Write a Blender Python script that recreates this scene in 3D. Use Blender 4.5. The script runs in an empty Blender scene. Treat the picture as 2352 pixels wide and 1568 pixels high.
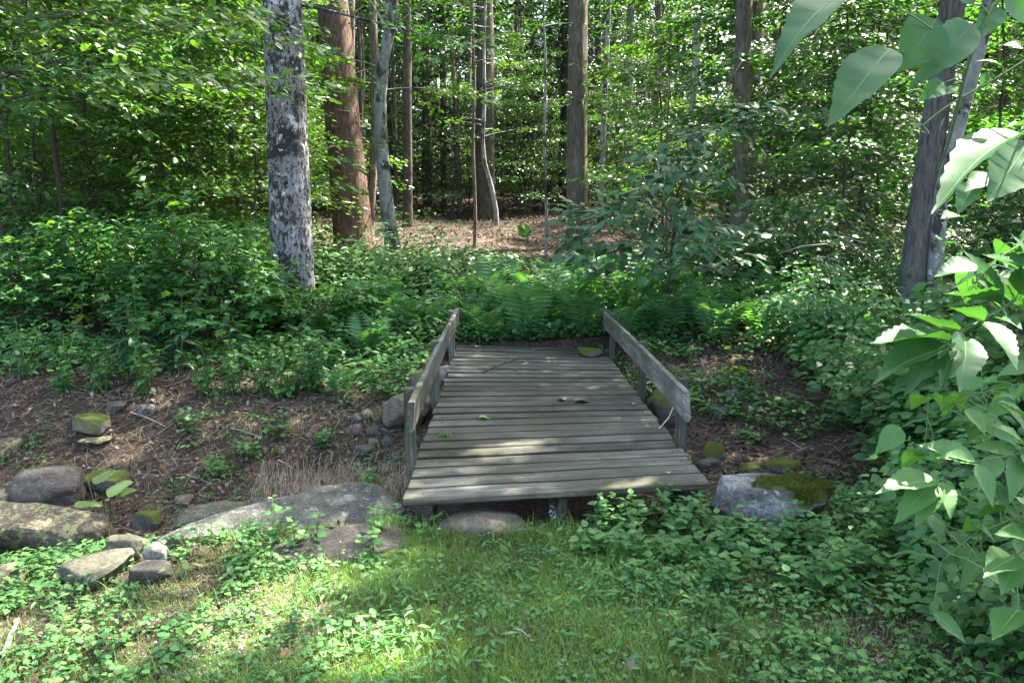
import bpy, bmesh, math, random
import numpy as np
from mathutils import Vector, Matrix, noise as mnoise

# ------------------------------------------------------------------ camera, sky, sun, exposure
scene = bpy.context.scene
CAMZ = 1.5
F = 1900.0 / 2352.0                      # focal length over image width
PITCH = math.atan(294.0 / 1900.0)
cam_d = bpy.data.cameras.new('camera')
cam_d.sensor_width = 36.0
cam_d.lens = 36.0 * F
cam_d.clip_start = 0.05
cam_d.clip_end = 1000.0
cam = bpy.data.objects.new('camera', cam_d)
scene.collection.objects.link(cam)
cam.location = (0, 0, CAMZ)
cam.rotation_euler = (math.pi / 2 - PITCH, 0, 0)
scene.camera = cam

SUN_AZ = math.radians(52)                # clockwise from straight ahead (+Y)
SUN_EL = math.radians(56)
S = Vector((math.sin(SUN_AZ) * math.cos(SUN_EL), math.cos(SUN_AZ) * math.cos(SUN_EL), math.sin(SUN_EL)))
world = bpy.data.worlds.new('World')
scene.world = world
world.use_nodes = True
wn = world.node_tree
bg = wn.nodes['Background']
sky = wn.nodes.new('ShaderNodeTexSky')
sky.sky_type = 'NISHITA'
sky.sun_disc = False
sky.sun_elevation = SUN_EL
sky.sun_rotation = SUN_AZ
sky.air_density = 1.0
sky.dust_density = 4.0
sky.ozone_density = 0.6
wn.links.new(sky.outputs[0], bg.inputs[0])
bg.inputs[1].default_value = 0.12
sun_d = bpy.data.lights.new('sun', 'SUN')
sun_d.energy = 5.0
sun_d.angle = math.radians(0.53)
sun_d.color = (1.0, 0.94, 0.82)
sun = bpy.data.objects.new('sun', sun_d)
scene.collection.objects.link(sun)
sun.rotation_euler = S.to_track_quat('Z', 'Y').to_euler()
scene.view_settings.view_transform = 'Standard'
scene.view_settings.look = 'None'
scene.view_settings.gamma = 1.0
scene.view_settings.exposure = 2.95
scene.render.engine = 'CYCLES'
scene.cycles.use_denoising = True
scene.cycles.max_bounces = 7
scene.cycles.diffuse_bounces = 4
scene.cycles.glossy_bounces = 2
scene.cycles.transmission_bounces = 4
scene.cycles.sample_clamp_indirect = 6.0

C = scene.collection
R = np.random.RandomState(7)
PI = math.pi

# ------------------------------------------------------------------ geometry helpers
class Geo:
    def __init__(s):
        s.V = []; s.F = []; s.M = []; s.n = 0
    def add(s, V, F, m=0):
        V = np.asarray(V, float); F = np.asarray(F, int)
        if len(V) == 0: return
        s.V.append(V); s.F.append(F + s.n); s.M.append(np.full(len(F), m, int)); s.n += len(V)
    def scatter(s, T, pos, mats, m=0):
        """T = (verts, list of face arrays); mats (N,3,3), pos (N,3)"""
        tv, tfs = T
        N = len(pos)
        if N == 0: return
        V = np.einsum('nij,kj->nki', mats, tv) + pos[:, None, :]
        k = len(tv)
        off = (np.arange(N) * k)[:, None, None]
        for tf in tfs:
            tf = np.asarray(tf)
            Fa = (tf[None] + off).reshape(-1, tf.shape[1]) + s.n
            s.F.append(Fa); s.M.append(np.full(len(Fa), m, int))
        s.V.append(V.reshape(-1, 3)); s.n += N * k
    def tube(s, pts, rad, n=8, m=0, lump=0.0, cap=True):
        pts = np.asarray(pts, float); rad = np.asarray(rad, float)
        k = len(pts)
        T = np.gradient(pts, axis=0); T /= np.linalg.norm(T, axis=1)[:, None] + 1e-9
        ref = np.array([0, 0, 1.0]) if abs(T[0][2]) < 0.9 else np.array([1.0, 0, 0])
        a = np.cross(T, ref); a /= np.linalg.norm(a, axis=1)[:, None] + 1e-9
        b = np.cross(T, a)
        th = np.linspace(0, 2 * PI, n, endpoint=False)
        rr = rad[:, None] * (1 + lump * (np.sin(th * 3 + pts[:, 2:3] * 1.3) + .6 * np.sin(th * 5 - pts[:, 2:3] * 2.1)))
        V = pts[:, None, :] + rr[..., None] * (np.cos(th)[None, :, None] * a[:, None, :] + np.sin(th)[None, :, None] * b[:, None, :])
        V = V.reshape(-1, 3)
        i = np.arange(k - 1)[:, None] * n; j = np.arange(n)[None]; j2 = (j + 1) % n
        F = np.stack([i + j, i + j2, i + n + j2, i + n + j], -1).reshape(-1, 4)
        s.add(V, F, m)
        if cap:
            e = s.n - len(V) + (k - 1) * n
            s.F.append(np.array([[e + q for q in (0, q0, q0 + 1)] for q0 in range(1, n - 1)])); s.M.append(np.full(n - 2, m, int))
    def build(s, name, mats, parent=None, smooth=True, loc=None):
        me = bpy.data.meshes.new(name)
        if s.n:
            V = np.concatenate(s.V)
            me.vertices.add(len(V)); me.vertices.foreach_set('co', V.astype(np.float32).ravel())
            sizes = np.concatenate([np.full(len(f), f.shape[1], int) for f in s.F])
            loops = np.concatenate([f.ravel() for f in s.F])
            me.loops.add(len(loops)); me.loops.foreach_set('vertex_index', loops.astype(np.int32))
            me.polygons.add(len(sizes))
            st = np.concatenate([[0], np.cumsum(sizes)[:-1]])
            me.polygons.foreach_set('loop_start', st.astype(np.int32))
            me.polygons.foreach_set('material_index', np.concatenate(s.M).astype(np.int32))
            me.polygons.foreach_set('use_smooth', np.full(len(sizes), smooth, bool))
            me.update(calc_edges=True)
        for mm in (mats if isinstance(mats, (list, tuple)) else [mats]): me.materials.append(mm)
        o = bpy.data.objects.new(name, me); C.objects.link(o)
        if parent is not None: o.parent = parent
        if loc is not None: o.location = loc
        return o

def frames(axis, normal, scale):
    """matrices whose columns are side, axis (Y), normal (Z) scaled"""
    a = axis / (np.linalg.norm(axis, axis=1)[:, None] + 1e-9)
    n = normal - a * np.sum(a * normal, 1)[:, None]
    n /= np.linalg.norm(n, axis=1)[:, None] + 1e-9
    s = np.cross(a, n)
    return np.stack([s, a, n], -1) * np.asarray(scale).reshape(-1, 1, 1)

def vnoise(x, y, sc=1.0, seed=0):
    """smooth value noise in numpy, about -1..1"""
    x = np.asarray(x) * sc + seed * 17.13; y = np.asarray(y) * sc + seed * 5.71
    xi = np.floor(x); yi = np.floor(y); fx = x - xi; fy = y - yi
    fx = fx * fx * (3 - 2 * fx); fy = fy * fy * (3 - 2 * fy)
    h = lambda a, b: np.modf(np.abs(np.sin(a * 127.1 + b * 311.7) * 43758.5453))[0] * 2 - 1
    return (h(xi, yi) * (1 - fx) + h(xi + 1, yi) * fx) * (1 - fy) + (h(xi, yi + 1) * (1 - fx) + h(xi + 1, yi + 1) * fx) * fy

def ss(t):
    t = np.clip(t, 0, 1); return t * t * (3 - 2 * t)

def tag(o, label=None, cat=None, group=None, kind=None):
    if label: o['label'] = label
    if cat: o['category'] = cat
    if group: o['group'] = group
    if kind: o['kind'] = kind
    return o

def empty(name, loc, rz=0.0):
    o = bpy.data.objects.new(name, None); C.objects.link(o)
    o.location = loc; o.rotation_euler = (0, 0, rz); o.empty_display_size = 0.1
    return o

def copy_tree(o, parent=None):
    c = o.copy(); C.objects.link(c)
    if parent is not None: c.parent = parent
    for ch in [q for q in KIDS.get(o.name, [])]: 
        cc = ch.copy(); C.objects.link(cc); cc.parent = c
    return c
KIDS = {}
def kid(root, o):
    KIDS.setdefault(root.name, []).append(o); return o

# ------------------------------------------------------------------ terrain
_BY = [-30, 0, 4, 8, 10, 12, 15, 18, 25, 35, 50, 90, 160]
_BZ = [-.3, -.24, -.21, -.10, .16, .36, .62, .76, 1.1, 1.8, 2.8, 7.5, 22]
def terrain(x, y):
    x = np.asarray(x, float); y = np.asarray(y, float)
    z = np.interp(y, _BY, _BZ)
    D = np.interp(x, [-9, -4, -1, .6, 1.6, 3, 6], [.62, .62, .60, .55, .40, .24, .10])
    yn = np.interp(x, [-6, -4, -2.5, -1, 1, 3], [3.0, 3.5, 3.95, 4.25, 4.35, 4.6])
    yf = np.interp(x, [-6, -4, -1, 1, 3], [8.3, 8.0, 7.9, 8.0, 8.4])
    z = z - D * ss((y - yn) / 1.2) * (1 - ss((y - (yf - 1.7)) / 1.7))
    z = z - .12 * ss((-x - 1.2) / 2.0) * ss((6 - y) / 2.5)
    far = ss((y - 9) / 8)
    z = z + vnoise(x, y, .35, 3) * (.05 + .25 * far) + vnoise(x, y, 1.1, 5) * .035 + vnoise(x, y, 4, 8) * .012 + vnoise(x, y, 11, 9) * .005
    # keep the soil clear of the underside of the deck
    under = (np.abs(x - .2) < 1.0) & (y > 4.2) & (y < 9.4)
    z = np.where(under, np.minimum(z, -.17), z)
    return z
def tz(x, y): return float(terrain(x, y))

def ray(u, v):
    """direction through a point of the photograph (2352 x 1568 scale)"""
    dx = (u - 1176) / 1900; dz = -(v - 784) / 1900
    cp, sp = math.cos(PITCH), math.sin(PITCH)
    return np.array([dx, cp + dz * sp, dz * cp - sp])
def G(u, v):
    """where that line of sight meets the ground"""
    d = ray(u, v); t = np.linspace(1.0, 60, 6000)
    P = np.array([0, 0, CAMZ]) + d[None] * t[:, None]
    hit = np.nonzero(P[:, 2] < terrain(P[:, 0], P[:, 1]))[0]
    return P[hit[0]] if len(hit) else P[-1]
def A(u, v, Y):
    d = ray(u, v); return np.array([0, 0, CAMZ]) + d * (Y / d[1])

# ------------------------------------------------------------------ materials
def nt(name):
    m = bpy.data.materials.new(name); m.use_nodes = True
    n = m.node_tree.nodes; l = m.node_tree.links
    return m, n, l, n['Principled BSDF'], n['Material Output']
def N(n, t, **kw):
    o = n.new(t)
    for k, v in kw.items():
        if k.startswith('i_'):
            key = k[2:]; key = int(key) if key.isdigit() else key.replace('_', ' ')
            o.inputs[key].default_value = v
        else: setattr(o, k, v)
    return o
def ramp(n, stops, interp='LINEAR'):
    r = n.new('ShaderNodeValToRGB'); r.color_ramp.interpolation = interp
    e = r.color_ramp.elements
    while len(e) < len(stops): e.new(.5)
    for q, (p, c) in zip(e, stops):
        q.position = p; q.color = (c, c, c, 1) if isinstance(c, (int, float)) else (*c, 1)
    return r
def mixc(n, l, fac, a, b, mode='MIX'):
    m = n.new('ShaderNodeMix'); m.data_type = 'RGBA'; m.blend_type = mode
    for i, v in ((0, fac), (6, a), (7, b)):
        if hasattr(v, 'is_linked') or hasattr(v, 'links'): l.new(v, m.inputs[i])
        elif isinstance(v, (int, float)): m.inputs[i].default_value = v
        else: m.inputs[i].default_value = (*v, 1)
    return m.outputs[2]
def coords(n, l, scale=(1, 1, 1), kind='Object', rnd=False):
    tc = n.new('ShaderNodeTexCoord'); mp = n.new('ShaderNodeMapping')
    mp.inputs['Scale'].default_value = scale
    l.new(tc.outputs[kind], mp.inputs[0])
    if rnd:
        oi = n.new('ShaderNodeObjectInfo'); mul = N(n, 'ShaderNodeMath', operation='MULTIPLY', i_1=37.0)
        l.new(oi.outputs['Random'], mul.inputs[0])
        cb = n.new('ShaderNodeCombineXYZ')
        for q in range(3): l.new(mul.outputs[0], cb.inputs[q])
        l.new(cb.outputs[0], mp.inputs['Location'])
    return mp.outputs[0]
def noise(n, l, co, sc, det=4, rough=.6, dist=0.0):
    q = N(n, 'ShaderNodeTexNoise', i_Scale=sc, i_Detail=det, i_Roughness=rough, i_Distortion=dist)
    l.new(co, q.inputs['Vector']); return q.outputs['Fac']
def bump(n, l, h, strength, dist, bs):
    b = N(n, 'ShaderNodeBump', i_Strength=strength, i_Distance=dist); l.new(h, b.inputs['Height']); l.new(b.outputs[0], bs.inputs['Normal'])

def leaf_mat(name, cols, trans=.4, rough=.38, spec=.5, tcol=None, vein=False):
    m, n, l, bs, out = nt(name)
    g = n.new('ShaderNodeNewGeometry')
    k = len(cols)
    r = ramp(n, [(i / max(1, k - 1), c) for i, c in enumerate(cols)])
    l.new(g.outputs['Random Per Island'], r.inputs[0])
    co = coords(n, l, kind='Object')
    nz = noise(n, l, co, 1.4, 2)
    hs = N(n, 'ShaderNodeHueSaturation')
    mr = N(n, 'ShaderNodeMapRange', i_1=.3, i_2=.7, i_3=.72, i_4=1.3); l.new(nz, mr.inputs[0])
    l.new(mr.outputs[0], hs.inputs['Value']); l.new(r.outputs[0], hs.inputs['Color'])
    base = hs.outputs[0]
    l.new(base, bs.inputs['Base Color'])
    bs.inputs['Roughness'].default_value = rough
    bs.inputs['Specular IOR Level'].default_value = spec
    tb = n.new('ShaderNodeBsdfTranslucent')
    tc = mixc(n, l, 1.0, base, tcol or (1.5, 1.7, .5), 'MULTIPLY')
    l.new(tc, tb.inputs[0])
    mx = n.new('ShaderNodeMixShader'); mx.inputs[0].default_value = trans
    l.new(bs.outputs[0], mx.inputs[1]); l.new(tb.outputs[0], mx.inputs[2]); l.new(mx.outputs[0], out.inputs[0])
    if vein:
        nb = noise(n, l, coords(n, l, kind='Object'), 25, 2); bump(n, l, nb, .15, .004, bs)
    return m
L_beech = leaf_mat('beech_leaf', [(.034, .085, .020), (.056, .13, .026), (.082, .165, .032), (.046, .11, .026), (.12, .19, .045)], .40, .36)
L_maple = leaf_mat('maple_leaf', [(.038, .11, .030), (.055, .15, .036), (.07, .18, .04), (.045, .13, .034)], .35, .45, .38)
L_dark = leaf_mat('dark_leaf', [(.030, .088, .038), (.042, .118, .048), (.052, .14, .055), (.035, .10, .042)], .25, .42, .4)
L_right = leaf_mat('glossy_leaf', [(.036, .095, .026), (.06, .14, .03), (.046, .115, .028), (.09, .17, .036)], .28, .33, 1.0)
L_fern = leaf_mat('fern_leaf', [(.075, .19, .075), (.10, .23, .085), (.06, .155, .06), (.13, .26, .09)], .35, .55, .3)
L_herb = leaf_mat('herb_leaf', [(.050, .145, .046), (.072, .185, .054), (.09, .215, .058), (.058, .16, .05), (.12, .245, .055)], .35, .5, .35)
L_cover = leaf_mat('cover_leaf', [(.050, .15, .045), (.072, .185, .052), (.10, .22, .058), (.055, .155, .05), (.13, .25, .06)], .3, .5, .35)
L_big = leaf_mat('broad_leaf', [(.034, .10, .034), (.044, .125, .038), (.055, .15, .04)], .38, .38, .4, vein=True)
L_yellow = leaf_mat('yellow_leaf', [(.15, .24, .035), (.22, .27, .04), (.12, .21, .03)], .4, .5)
L_pale = leaf_mat('pale_leaf_green', [(.13, .22, .07), (.17, .26, .09)], .35, .5, .4, vein=True)
L_grass = leaf_mat('grass_blade', [(.10, .20, .045), (.13, .245, .05), (.16, .27, .06), (.22, .28, .09), (.12, .23, .05)], .35, .5, .3)
L_dry = leaf_mat('dry_blade', [(.22, .17, .11), (.30, .25, .17), (.16, .12, .08), (.12, .08, .055)], .1, .7, .2)
L_litter = leaf_mat('litter', [(.062, .043, .034), (.105, .075, .058), (.034, .024, .018), (.15, .115, .09), (.08, .05, .036), (.24, .20, .165)], .05, .75, .2, (1, 1, 1))
L_needle = leaf_mat('hemlock_needles', [(.012, .030, .012), (.018, .042, .015), (.015, .035, .02)], .2, .5)

def bark_mat(name, dark, light, furrow=1.0, patches=None, moss=0.0, rough=.9, bumpd=.02, scale=(14, 14, 2.2)):
    m, n, l, bs, out = nt(name)
    co = coords(n, l, scale, rnd=True)
    a = noise(n, l, co, 1.6, 6, .65, .4)
    r = ramp(n, [(.32, dark), (.68, light)]); l.new(a, r.inputs[0]); col = r.outputs[0]
    c2 = coords(n, l, (1, 1, .8), rnd=True)
    big = noise(n, l, c2, 2.2, 4, .6)
    br = ramp(n, [(.3, .7), (.7, 1.2)]); l.new(big, br.inputs[0])
    col = mixc(n, l, 1.0, col, br.outputs[0], 'MULTIPLY')
    h = a
    if patches:
        for i, (pc, sc, lo, hi, st) in enumerate(patches):
            cc = coords(n, l, st, rnd=True)
            pn = noise(n, l, cc, sc, 5, .72, .3)
            pr = ramp(n, [(lo, 0.0), (hi, 1.0)]); l.new(pn, pr.inputs[0])
            col = mixc(n, l, pr.outputs[0], col, pc)
    l.new(col, bs.inputs['Base Color']); bs.inputs['Roughness'].default_value = rough
    bs.inputs['Specular IOR Level'].default_value = .25
    bump(n, l, h, furrow, bumpd, bs)
    return m
B_speck = bark_mat('speckled_bark', (.16, .155, .165), (.36, .35, .37), .5,
                   [((.06, .058, .06), 7.5, .515, .565, (1, 1, .6)), ((.02, .02, .02), 24.0, .52, .57, (1, 1, .55)), ((.035, .034, .034), 2.0, .57, .62, (1, 1, 1.1)),
                    ((.55, .57, .57), 9.0, .59, .63, (1, 1, .8)), ((.30, .34, .27), 16.0, .66, .70, (1, 1, 1))], bumpd=.012, scale=(24, 24, 3.5))
B_red = bark_mat('red_pine_bark', (.07, .042, .032), (.24, .15, .115), 1.0, [((.16, .12, .10), 3.0, .58, .72, (1, 1, .5))], bumpd=.05, scale=(14, 14, 3.2))
B_grey = bark_mat('grey_bark', (.17, .17, .16), (.30, .31, .29), .3, [((.045, .045, .04), 3.0, .49, .56, (1, 1, .5)), ((.46, .48, .44), 6, .60, .64, (1, 1, 1))], bumpd=.008, scale=(9, 9, 5))
B_brown = bark_mat('furrowed_bark', (.07, .055, .042), (.22, .185, .145), 1.0, [((.20, .21, .16), 4.0, .60, .68, (1, 1, .5))], bumpd=.04, scale=(18, 18, 3.4))
B_dark = bark_mat('dark_bark', (.035, .028, .022), (.12, .10, .08), .9, None, bumpd=.02, scale=(15, 15, 2))
B_birch = bark_mat('birch_bark', (.33, .32, .30), (.55, .54, .50), .3, [((.05, .045, .04), 3.0, .50, .55, (1, 1, 1.8))], bumpd=.006, scale=(5, 5, 12))
B_ash = bark_mat('ash_bark', (.06, .056, .052), (.20, .19, .18), 1.0, [((.42, .43, .40), 5.0, .62, .68, (1, 1, .6))], bumpd=.04, scale=(20, 20, 3.2))
B_stem = bark_mat('green_stem', (.05, .09, .03), (.09, .15, .05), .2)
B_vein = bark_mat('leaf_vein', (.10, .19, .07), (.16, .26, .10), .1)
B_twig = bark_mat('twig_bark', (.04, .032, .026), (.12, .10, .08), .4, scale=(30, 30, 30), bumpd=.003)
B_pale = bark_mat('pale_twig', (.2, .18, .15), (.4, .38, .34), .4, scale=(30, 30, 30), bumpd=.003)

def wood_mat(name, tint=(1, 1, 1), long=0, green=.5):
    """weathered board, grain along local axis 'long'"""
    m, n, l, bs, out = nt(name)
    sc = [70, 70, 70]; sc[long] = 1.6
    co = coords(n, l, sc, rnd=True)
    a = noise(n, l, co, 1.0, 5, .7, .15)
    sc2 = [16, 16, 16]; sc2[long] = .9
    b = noise(n, l, coords(n, l, sc2, rnd=True), 1.0, 4, .6, .6)
    r = ramp(n, [(.30, (.035, .033, .028)), (.44, (.14, .14, .12)), (.60, (.27, .27, .25)), (.74, (.50, .50, .47))]); l.new(a, r.inputs[0])
    r2 = ramp(n, [(.3, .55), (.62, 1.15)]); l.new(b, r2.inputs[0])
    col = mixc(n, l, 1.0, r.outputs[0], r2.outputs[0], 'MULTIPLY')
    g = noise(n, l, coords(n, l, kind='Generated' if False else 'Object', scale=(1.7, 1.7, 1.7), rnd=True), 1.6, 4, .6)
    gr = ramp(n, [(.45, 0.0), (.72, green)]); l.new(g, gr.inputs[0])
    col = mixc(n, l, gr.outputs[0], col, (.075, .088, .045))
    d = noise(n, l, coords(n, l, (3, 3, 3), rnd=True), 2.0, 5, .7)
    dr = ramp(n, [(.52, 0.0), (.66, .55)]); l.new(d, dr.inputs[0])
    col = mixc(n, l, dr.outputs[0], col, (.07, .065, .055))
    gp_ = n.new('ShaderNodeNewGeometry')
    st_ = N(n, 'ShaderNodeTexNoise', i_Scale=1.3, i_Detail=5.0, i_Roughness=.65); l.new(gp_.outputs['Position'], st_.inputs['Vector'])
    sr_ = ramp(n, [(.42, 0.0), (.60, .8)]); l.new(st_.outputs['Fac'], sr_.inputs[0])
    col = mixc(n, l, sr_.outputs[0], col, (.075, .075, .05))
    oi = n.new('ShaderNodeObjectInfo')
    mr = N(n, 'ShaderNodeMapRange', i_3=.68, i_4=1.22); l.new(oi.outputs['Random'], mr.inputs[0])
    col = mixc(n, l, 1.0, col, mr.outputs[0], 'MULTIPLY')
    col = mixc(n, l, 1.0, col, tint, 'MULTIPLY')
    l.new(col, bs.inputs['Base Color']); bs.inputs['Roughness'].default_value = .82
    bs.inputs['Specular IOR Level'].default_value = .3
    bump(n, l, a, .8, .004, bs)
    return m
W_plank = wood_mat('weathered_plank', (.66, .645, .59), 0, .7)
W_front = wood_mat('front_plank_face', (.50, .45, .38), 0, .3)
W_edge = wood_mat('plank_edge', (.22, .21, .18), 0, .6)  # dark tint paints seam shade into the plank sides, besides their algae
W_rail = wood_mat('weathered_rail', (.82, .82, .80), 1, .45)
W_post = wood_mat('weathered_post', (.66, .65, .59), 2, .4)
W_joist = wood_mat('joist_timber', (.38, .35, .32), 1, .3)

def rock_mat(name, cols, lichen=(.5, .51, .48), lich=.62, moss=None, mossn=.5, sc=2.0, side=0):
    m, n, l, bs, out = nt(name)
    co = coords(n, l, (sc, sc, sc), rnd=True)
    a = noise(n, l, co, 3.0, 8, .68, .4)
    r = ramp(n, [(.3, cols[0]), (.5, cols[1]), (.7, cols[2])]); l.new(a, r.inputs[0]); col = r.outputs[0]
    f = noise(n, l, co, 28, 7, .8)
    fr = ramp(n, [(.36, .45), (.62, 1.35)]); l.new(f, fr.inputs[0])
    col = mixc(n, l, 1.0, col, fr.outputs[0], 'MULTIPLY')
    b = noise(n, l, co, 7, 6, .75)
    br = ramp(n, [(lich, 0.0), (lich + .06, .8)]); l.new(b, br.inputs[0])
    col = mixc(n, l, br.outputs[0], col, lichen)
    h = a
    if moss:
        g = n.new('ShaderNodeNewGeometry'); sx = n.new('ShaderNodeSeparateXYZ'); l.new(g.outputs['Normal'], sx.inputs[0])
        mn = noise(n, l, co, 2.2, 4, .6)
        ad = N(n, 'ShaderNodeMath', operation='ADD'); l.new(sx.outputs[2], ad.inputs[0]); l.new(mn, ad.inputs[1])
        if side:
            tc = n.new('ShaderNodeTexCoord'); s2 = n.new('ShaderNodeSeparateXYZ'); l.new(tc.outputs['Object'], s2.inputs[0])
            m2 = N(n, 'ShaderNodeMath', operation='MULTIPLY_ADD', i_1=3.2); l.new(s2.outputs[0], m2.inputs[0]); l.new(ad.outputs[0], m2.inputs[2]); ad = m2
        mr = ramp(n, [(.0, 0.0), (1.0, 1.0)])
        mp = N(n, 'ShaderNodeMapRange', i_1=.95 + mossn * .5, i_2=1.25 + mossn * .5); l.new(ad.outputs[0], mp.inputs[0])
        mf = noise(n, l, co, 38, 6, .85)
        mc = ramp(n, [(.3, tuple(c * .5 for c in moss)), (.7, moss)]); l.new(mf, mc.inputs[0])
        col = mixc(n, l, mp.outputs[0], col, mc.outputs[0])
    l.new(col, bs.inputs['Base Color']); bs.inputs['Roughness'].default_value = .85
    bs.inputs['Specular IOR Level'].default_value = .3
    add = N(n, 'ShaderNodeMath', operation='MULTIPLY_ADD', i_1=.6); l.new(f, add.inputs[0]); l.new(h, add.inputs[2])
    bump(n, l, add.outputs[0], .8, .025, bs)
    return m
MOSS = (.10, .13, .018)
R_grey = rock_mat('grey_stone', [(.05, .043, .034), (.095, .084, .068), (.16, .145, .12)])
R_slab = rock_mat('lichen_slab', [(.045, .048, .04), (.085, .088, .074), (.135, .137, .118)], (.27, .28, .25), .56)
R_olive = rock_mat('olive_stone', [(.055, .05, .036), (.105, .10, .068), (.16, .155, .11)], (.21, .22, .15), .56, (.09, .11, .03), 1.1)
R_brown = rock_mat('brown_stone', [(.045, .035, .028), (.085, .068, .054), (.14, .12, .09)], (.22, .24, .11), .50)
R_granite = rock_mat('granite', [(.09, .083, .07), (.18, .17, .15), (.30, .285, .26)], (.36, .36, .33), .60)
R_mossg = rock_mat('mossy_granite', [(.06, .055, .048), (.17, .165, .15), (.36, .35, .33)], (.43, .43, .41), .56, (.07, .09, .018), .35, side=1)
R_moss = rock_mat('mossy_stone', [(.07, .065, .055), (.13, .12, .1), (.2, .19, .16)], (.3, .31, .2), .6, MOSS, -.6)
R_pink = rock_mat('pinkish_stone', [(.075, .058, .044), (.15, .12, .092), (.24, .20, .165)], (.32, .30, .26), .62)

def ground_mat():
    m, n, l, bs, out = nt('woodland_soil')
    co = coords(n, l)
    a = noise(n, l, co, 1.1, 6, .65); b = noise(n, l, co, 22, 5, .75); c = noise(n, l, co, 6, 5, .7)
    r = ramp(n, [(.30, (.018, .014, .011)), (.46, (.045, .032, .025)), (.58, (.085, .06, .045)), (.74, (.16, .12, .095))]); l.new(b, r.inputs[0])
    col = r.outputs[0]
    gr = ramp(n, [(.45, 0.0), (.6, .7)]); l.new(a, gr.inputs[0])
    col = mixc(n, l, gr.outputs[0], col, (.035, .032, .02))
    # mossy turf on the trodden middle of the near bank
    tc = n.new('ShaderNodeTexCoord'); mp = n.new('ShaderNodeMapping'); mp.inputs['Location'].default_value = (.05, -1.55, .12); mp.inputs['Scale'].default_value = (.62, .5, .5)
    l.new(tc.outputs['Object'], mp.inputs[0]); gd = N(n, 'ShaderNodeTexGradient', gradient_type='SPHERICAL'); l.new(mp.outputs[0], gd.inputs[0])
    am = N(n, 'ShaderNodeMath', operation='ADD'); l.new(gd.outputs['Fac'], am.inputs[0]); l.new(c, am.inputs[1])
    mr_ = ramp(n, [(.62, 0.0), (.82, .85)]); l.new(am.outputs[0], mr_.inputs[0])
    mc_ = ramp(n, [(.35, (.04, .07, .015)), (.65, (.12, .17, .035))]); l.new(b, mc_.inputs[0])
    col = mixc(n, l, mr_.outputs[0], col, mc_.outputs[0])
    vo = N(n, 'ShaderNodeTexVoronoi', i_Scale=55.0); l.new(co, vo.inputs['Vector'])
    vr = ramp(n, [(.05, 1.0), (.32, 0.0)]); l.new(vo.outputs['Distance'], vr.inputs[0])
    cr = ramp(n, [(.52, 0.0), (.60, .85)]); l.new(c, cr.inputs[0])
    pm = N(n, 'ShaderNodeMath', operation='MULTIPLY'); l.new(vr.outputs[0], pm.inputs[0]); l.new(cr.outputs[0], pm.inputs[1])
    pc = mixc(n, l, .5, vo.outputs['Color'], (.3, .27, .25)); pc = mixc(n, l, 1.0, pc, (.65, .6, .58), 'MULTIPLY')
    col = mixc(n, l, pm.outputs[0], col, pc)
    l.new(col, bs.inputs['Base Color']); bs.inputs['Roughness'].default_value = .95
    bs.inputs['Specular IOR Level'].default_value = .15
    bump(n, l, b, .9, .03, bs)
    return m
M_ground = ground_mat()
def flat_mat(name, c, rough=.6):
    m, n, l, bs, out = nt(name)
    f = noise(n, l, coords(n, l), 30, 4); r = ramp(n, [(.3, tuple(x * .7 for x in c)), (.7, tuple(x * 1.2 for x in c))]); l.new(f, r.inputs[0])
    l.new(r.outputs[0], bs.inputs['Base Color']); bs.inputs['Roughness'].default_value = rough
    return m
M_nail = flat_mat('rusty_nail', (.05, .035, .03), .5)
M_flower = flat_mat('pale_flower', (.62, .64, .60))
M_moss = flat_mat('moss_cushion', (.11, .15, .02), .95)

# ------------------------------------------------------------------ leaf templates (unit length along +Y, normal +Z)
T_tiny = (np.array([[0, 0, 0], [.30, .45, .05], [0, 1, -.06], [-.30, .45, .05]]), [np.array([[0, 1, 2], [0, 2, 3]])])
T_oval = (np.array([[0, 0, 0], [.25, .25, .05], [.30, .55, .03], [.14, .85, -.04], [0, 1.05, -.12], [-.14, .85, -.04], [-.30, .55, .03], [-.25, .25, .05], [0, .3, 0], [0, .62, -.02]]),
          [np.array([[0, 1, 8], [0, 8, 7], [3, 4, 9], [4, 5, 9]]), np.array([[8, 1, 2, 9], [7, 8, 9, 6]]), np.array([[2, 3, 9], [9, 5, 6]])])
def slender(w):
    v = T_oval[0].copy(); v[:, 0] *= w; return (v, T_oval[1])
T_long = slender(.5)
T_round = slender(1.55)
def lobed():
    ang = [-150, -118, -92, -62, -45, -22, 0, 22, 45, 62, 92, 118, 150]
    rad = [.28, .52, .34, .78, .46, .5, 1.0, .5, .46, .78, .34, .52, .28]
    v = [[0, 0.0, 0]]
    for a_, r_ in zip(ang, rad):
        t = math.radians(a_); v.append([math.sin(t) * r_ * .72, math.cos(t) * r_ * .72 + .2, -.10 * r_ * r_ + .03])
    v[0] = [0, .2, 0.04]; v.append([0, 0, 0])
    F_ = [[0, i, i + 1] for i in range(1, len(ang))] + [[0, len(ang), 14], [0, 14, 1]]
    return (np.array(v), [np.array(F_)])
T_lobed = lobed()
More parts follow.
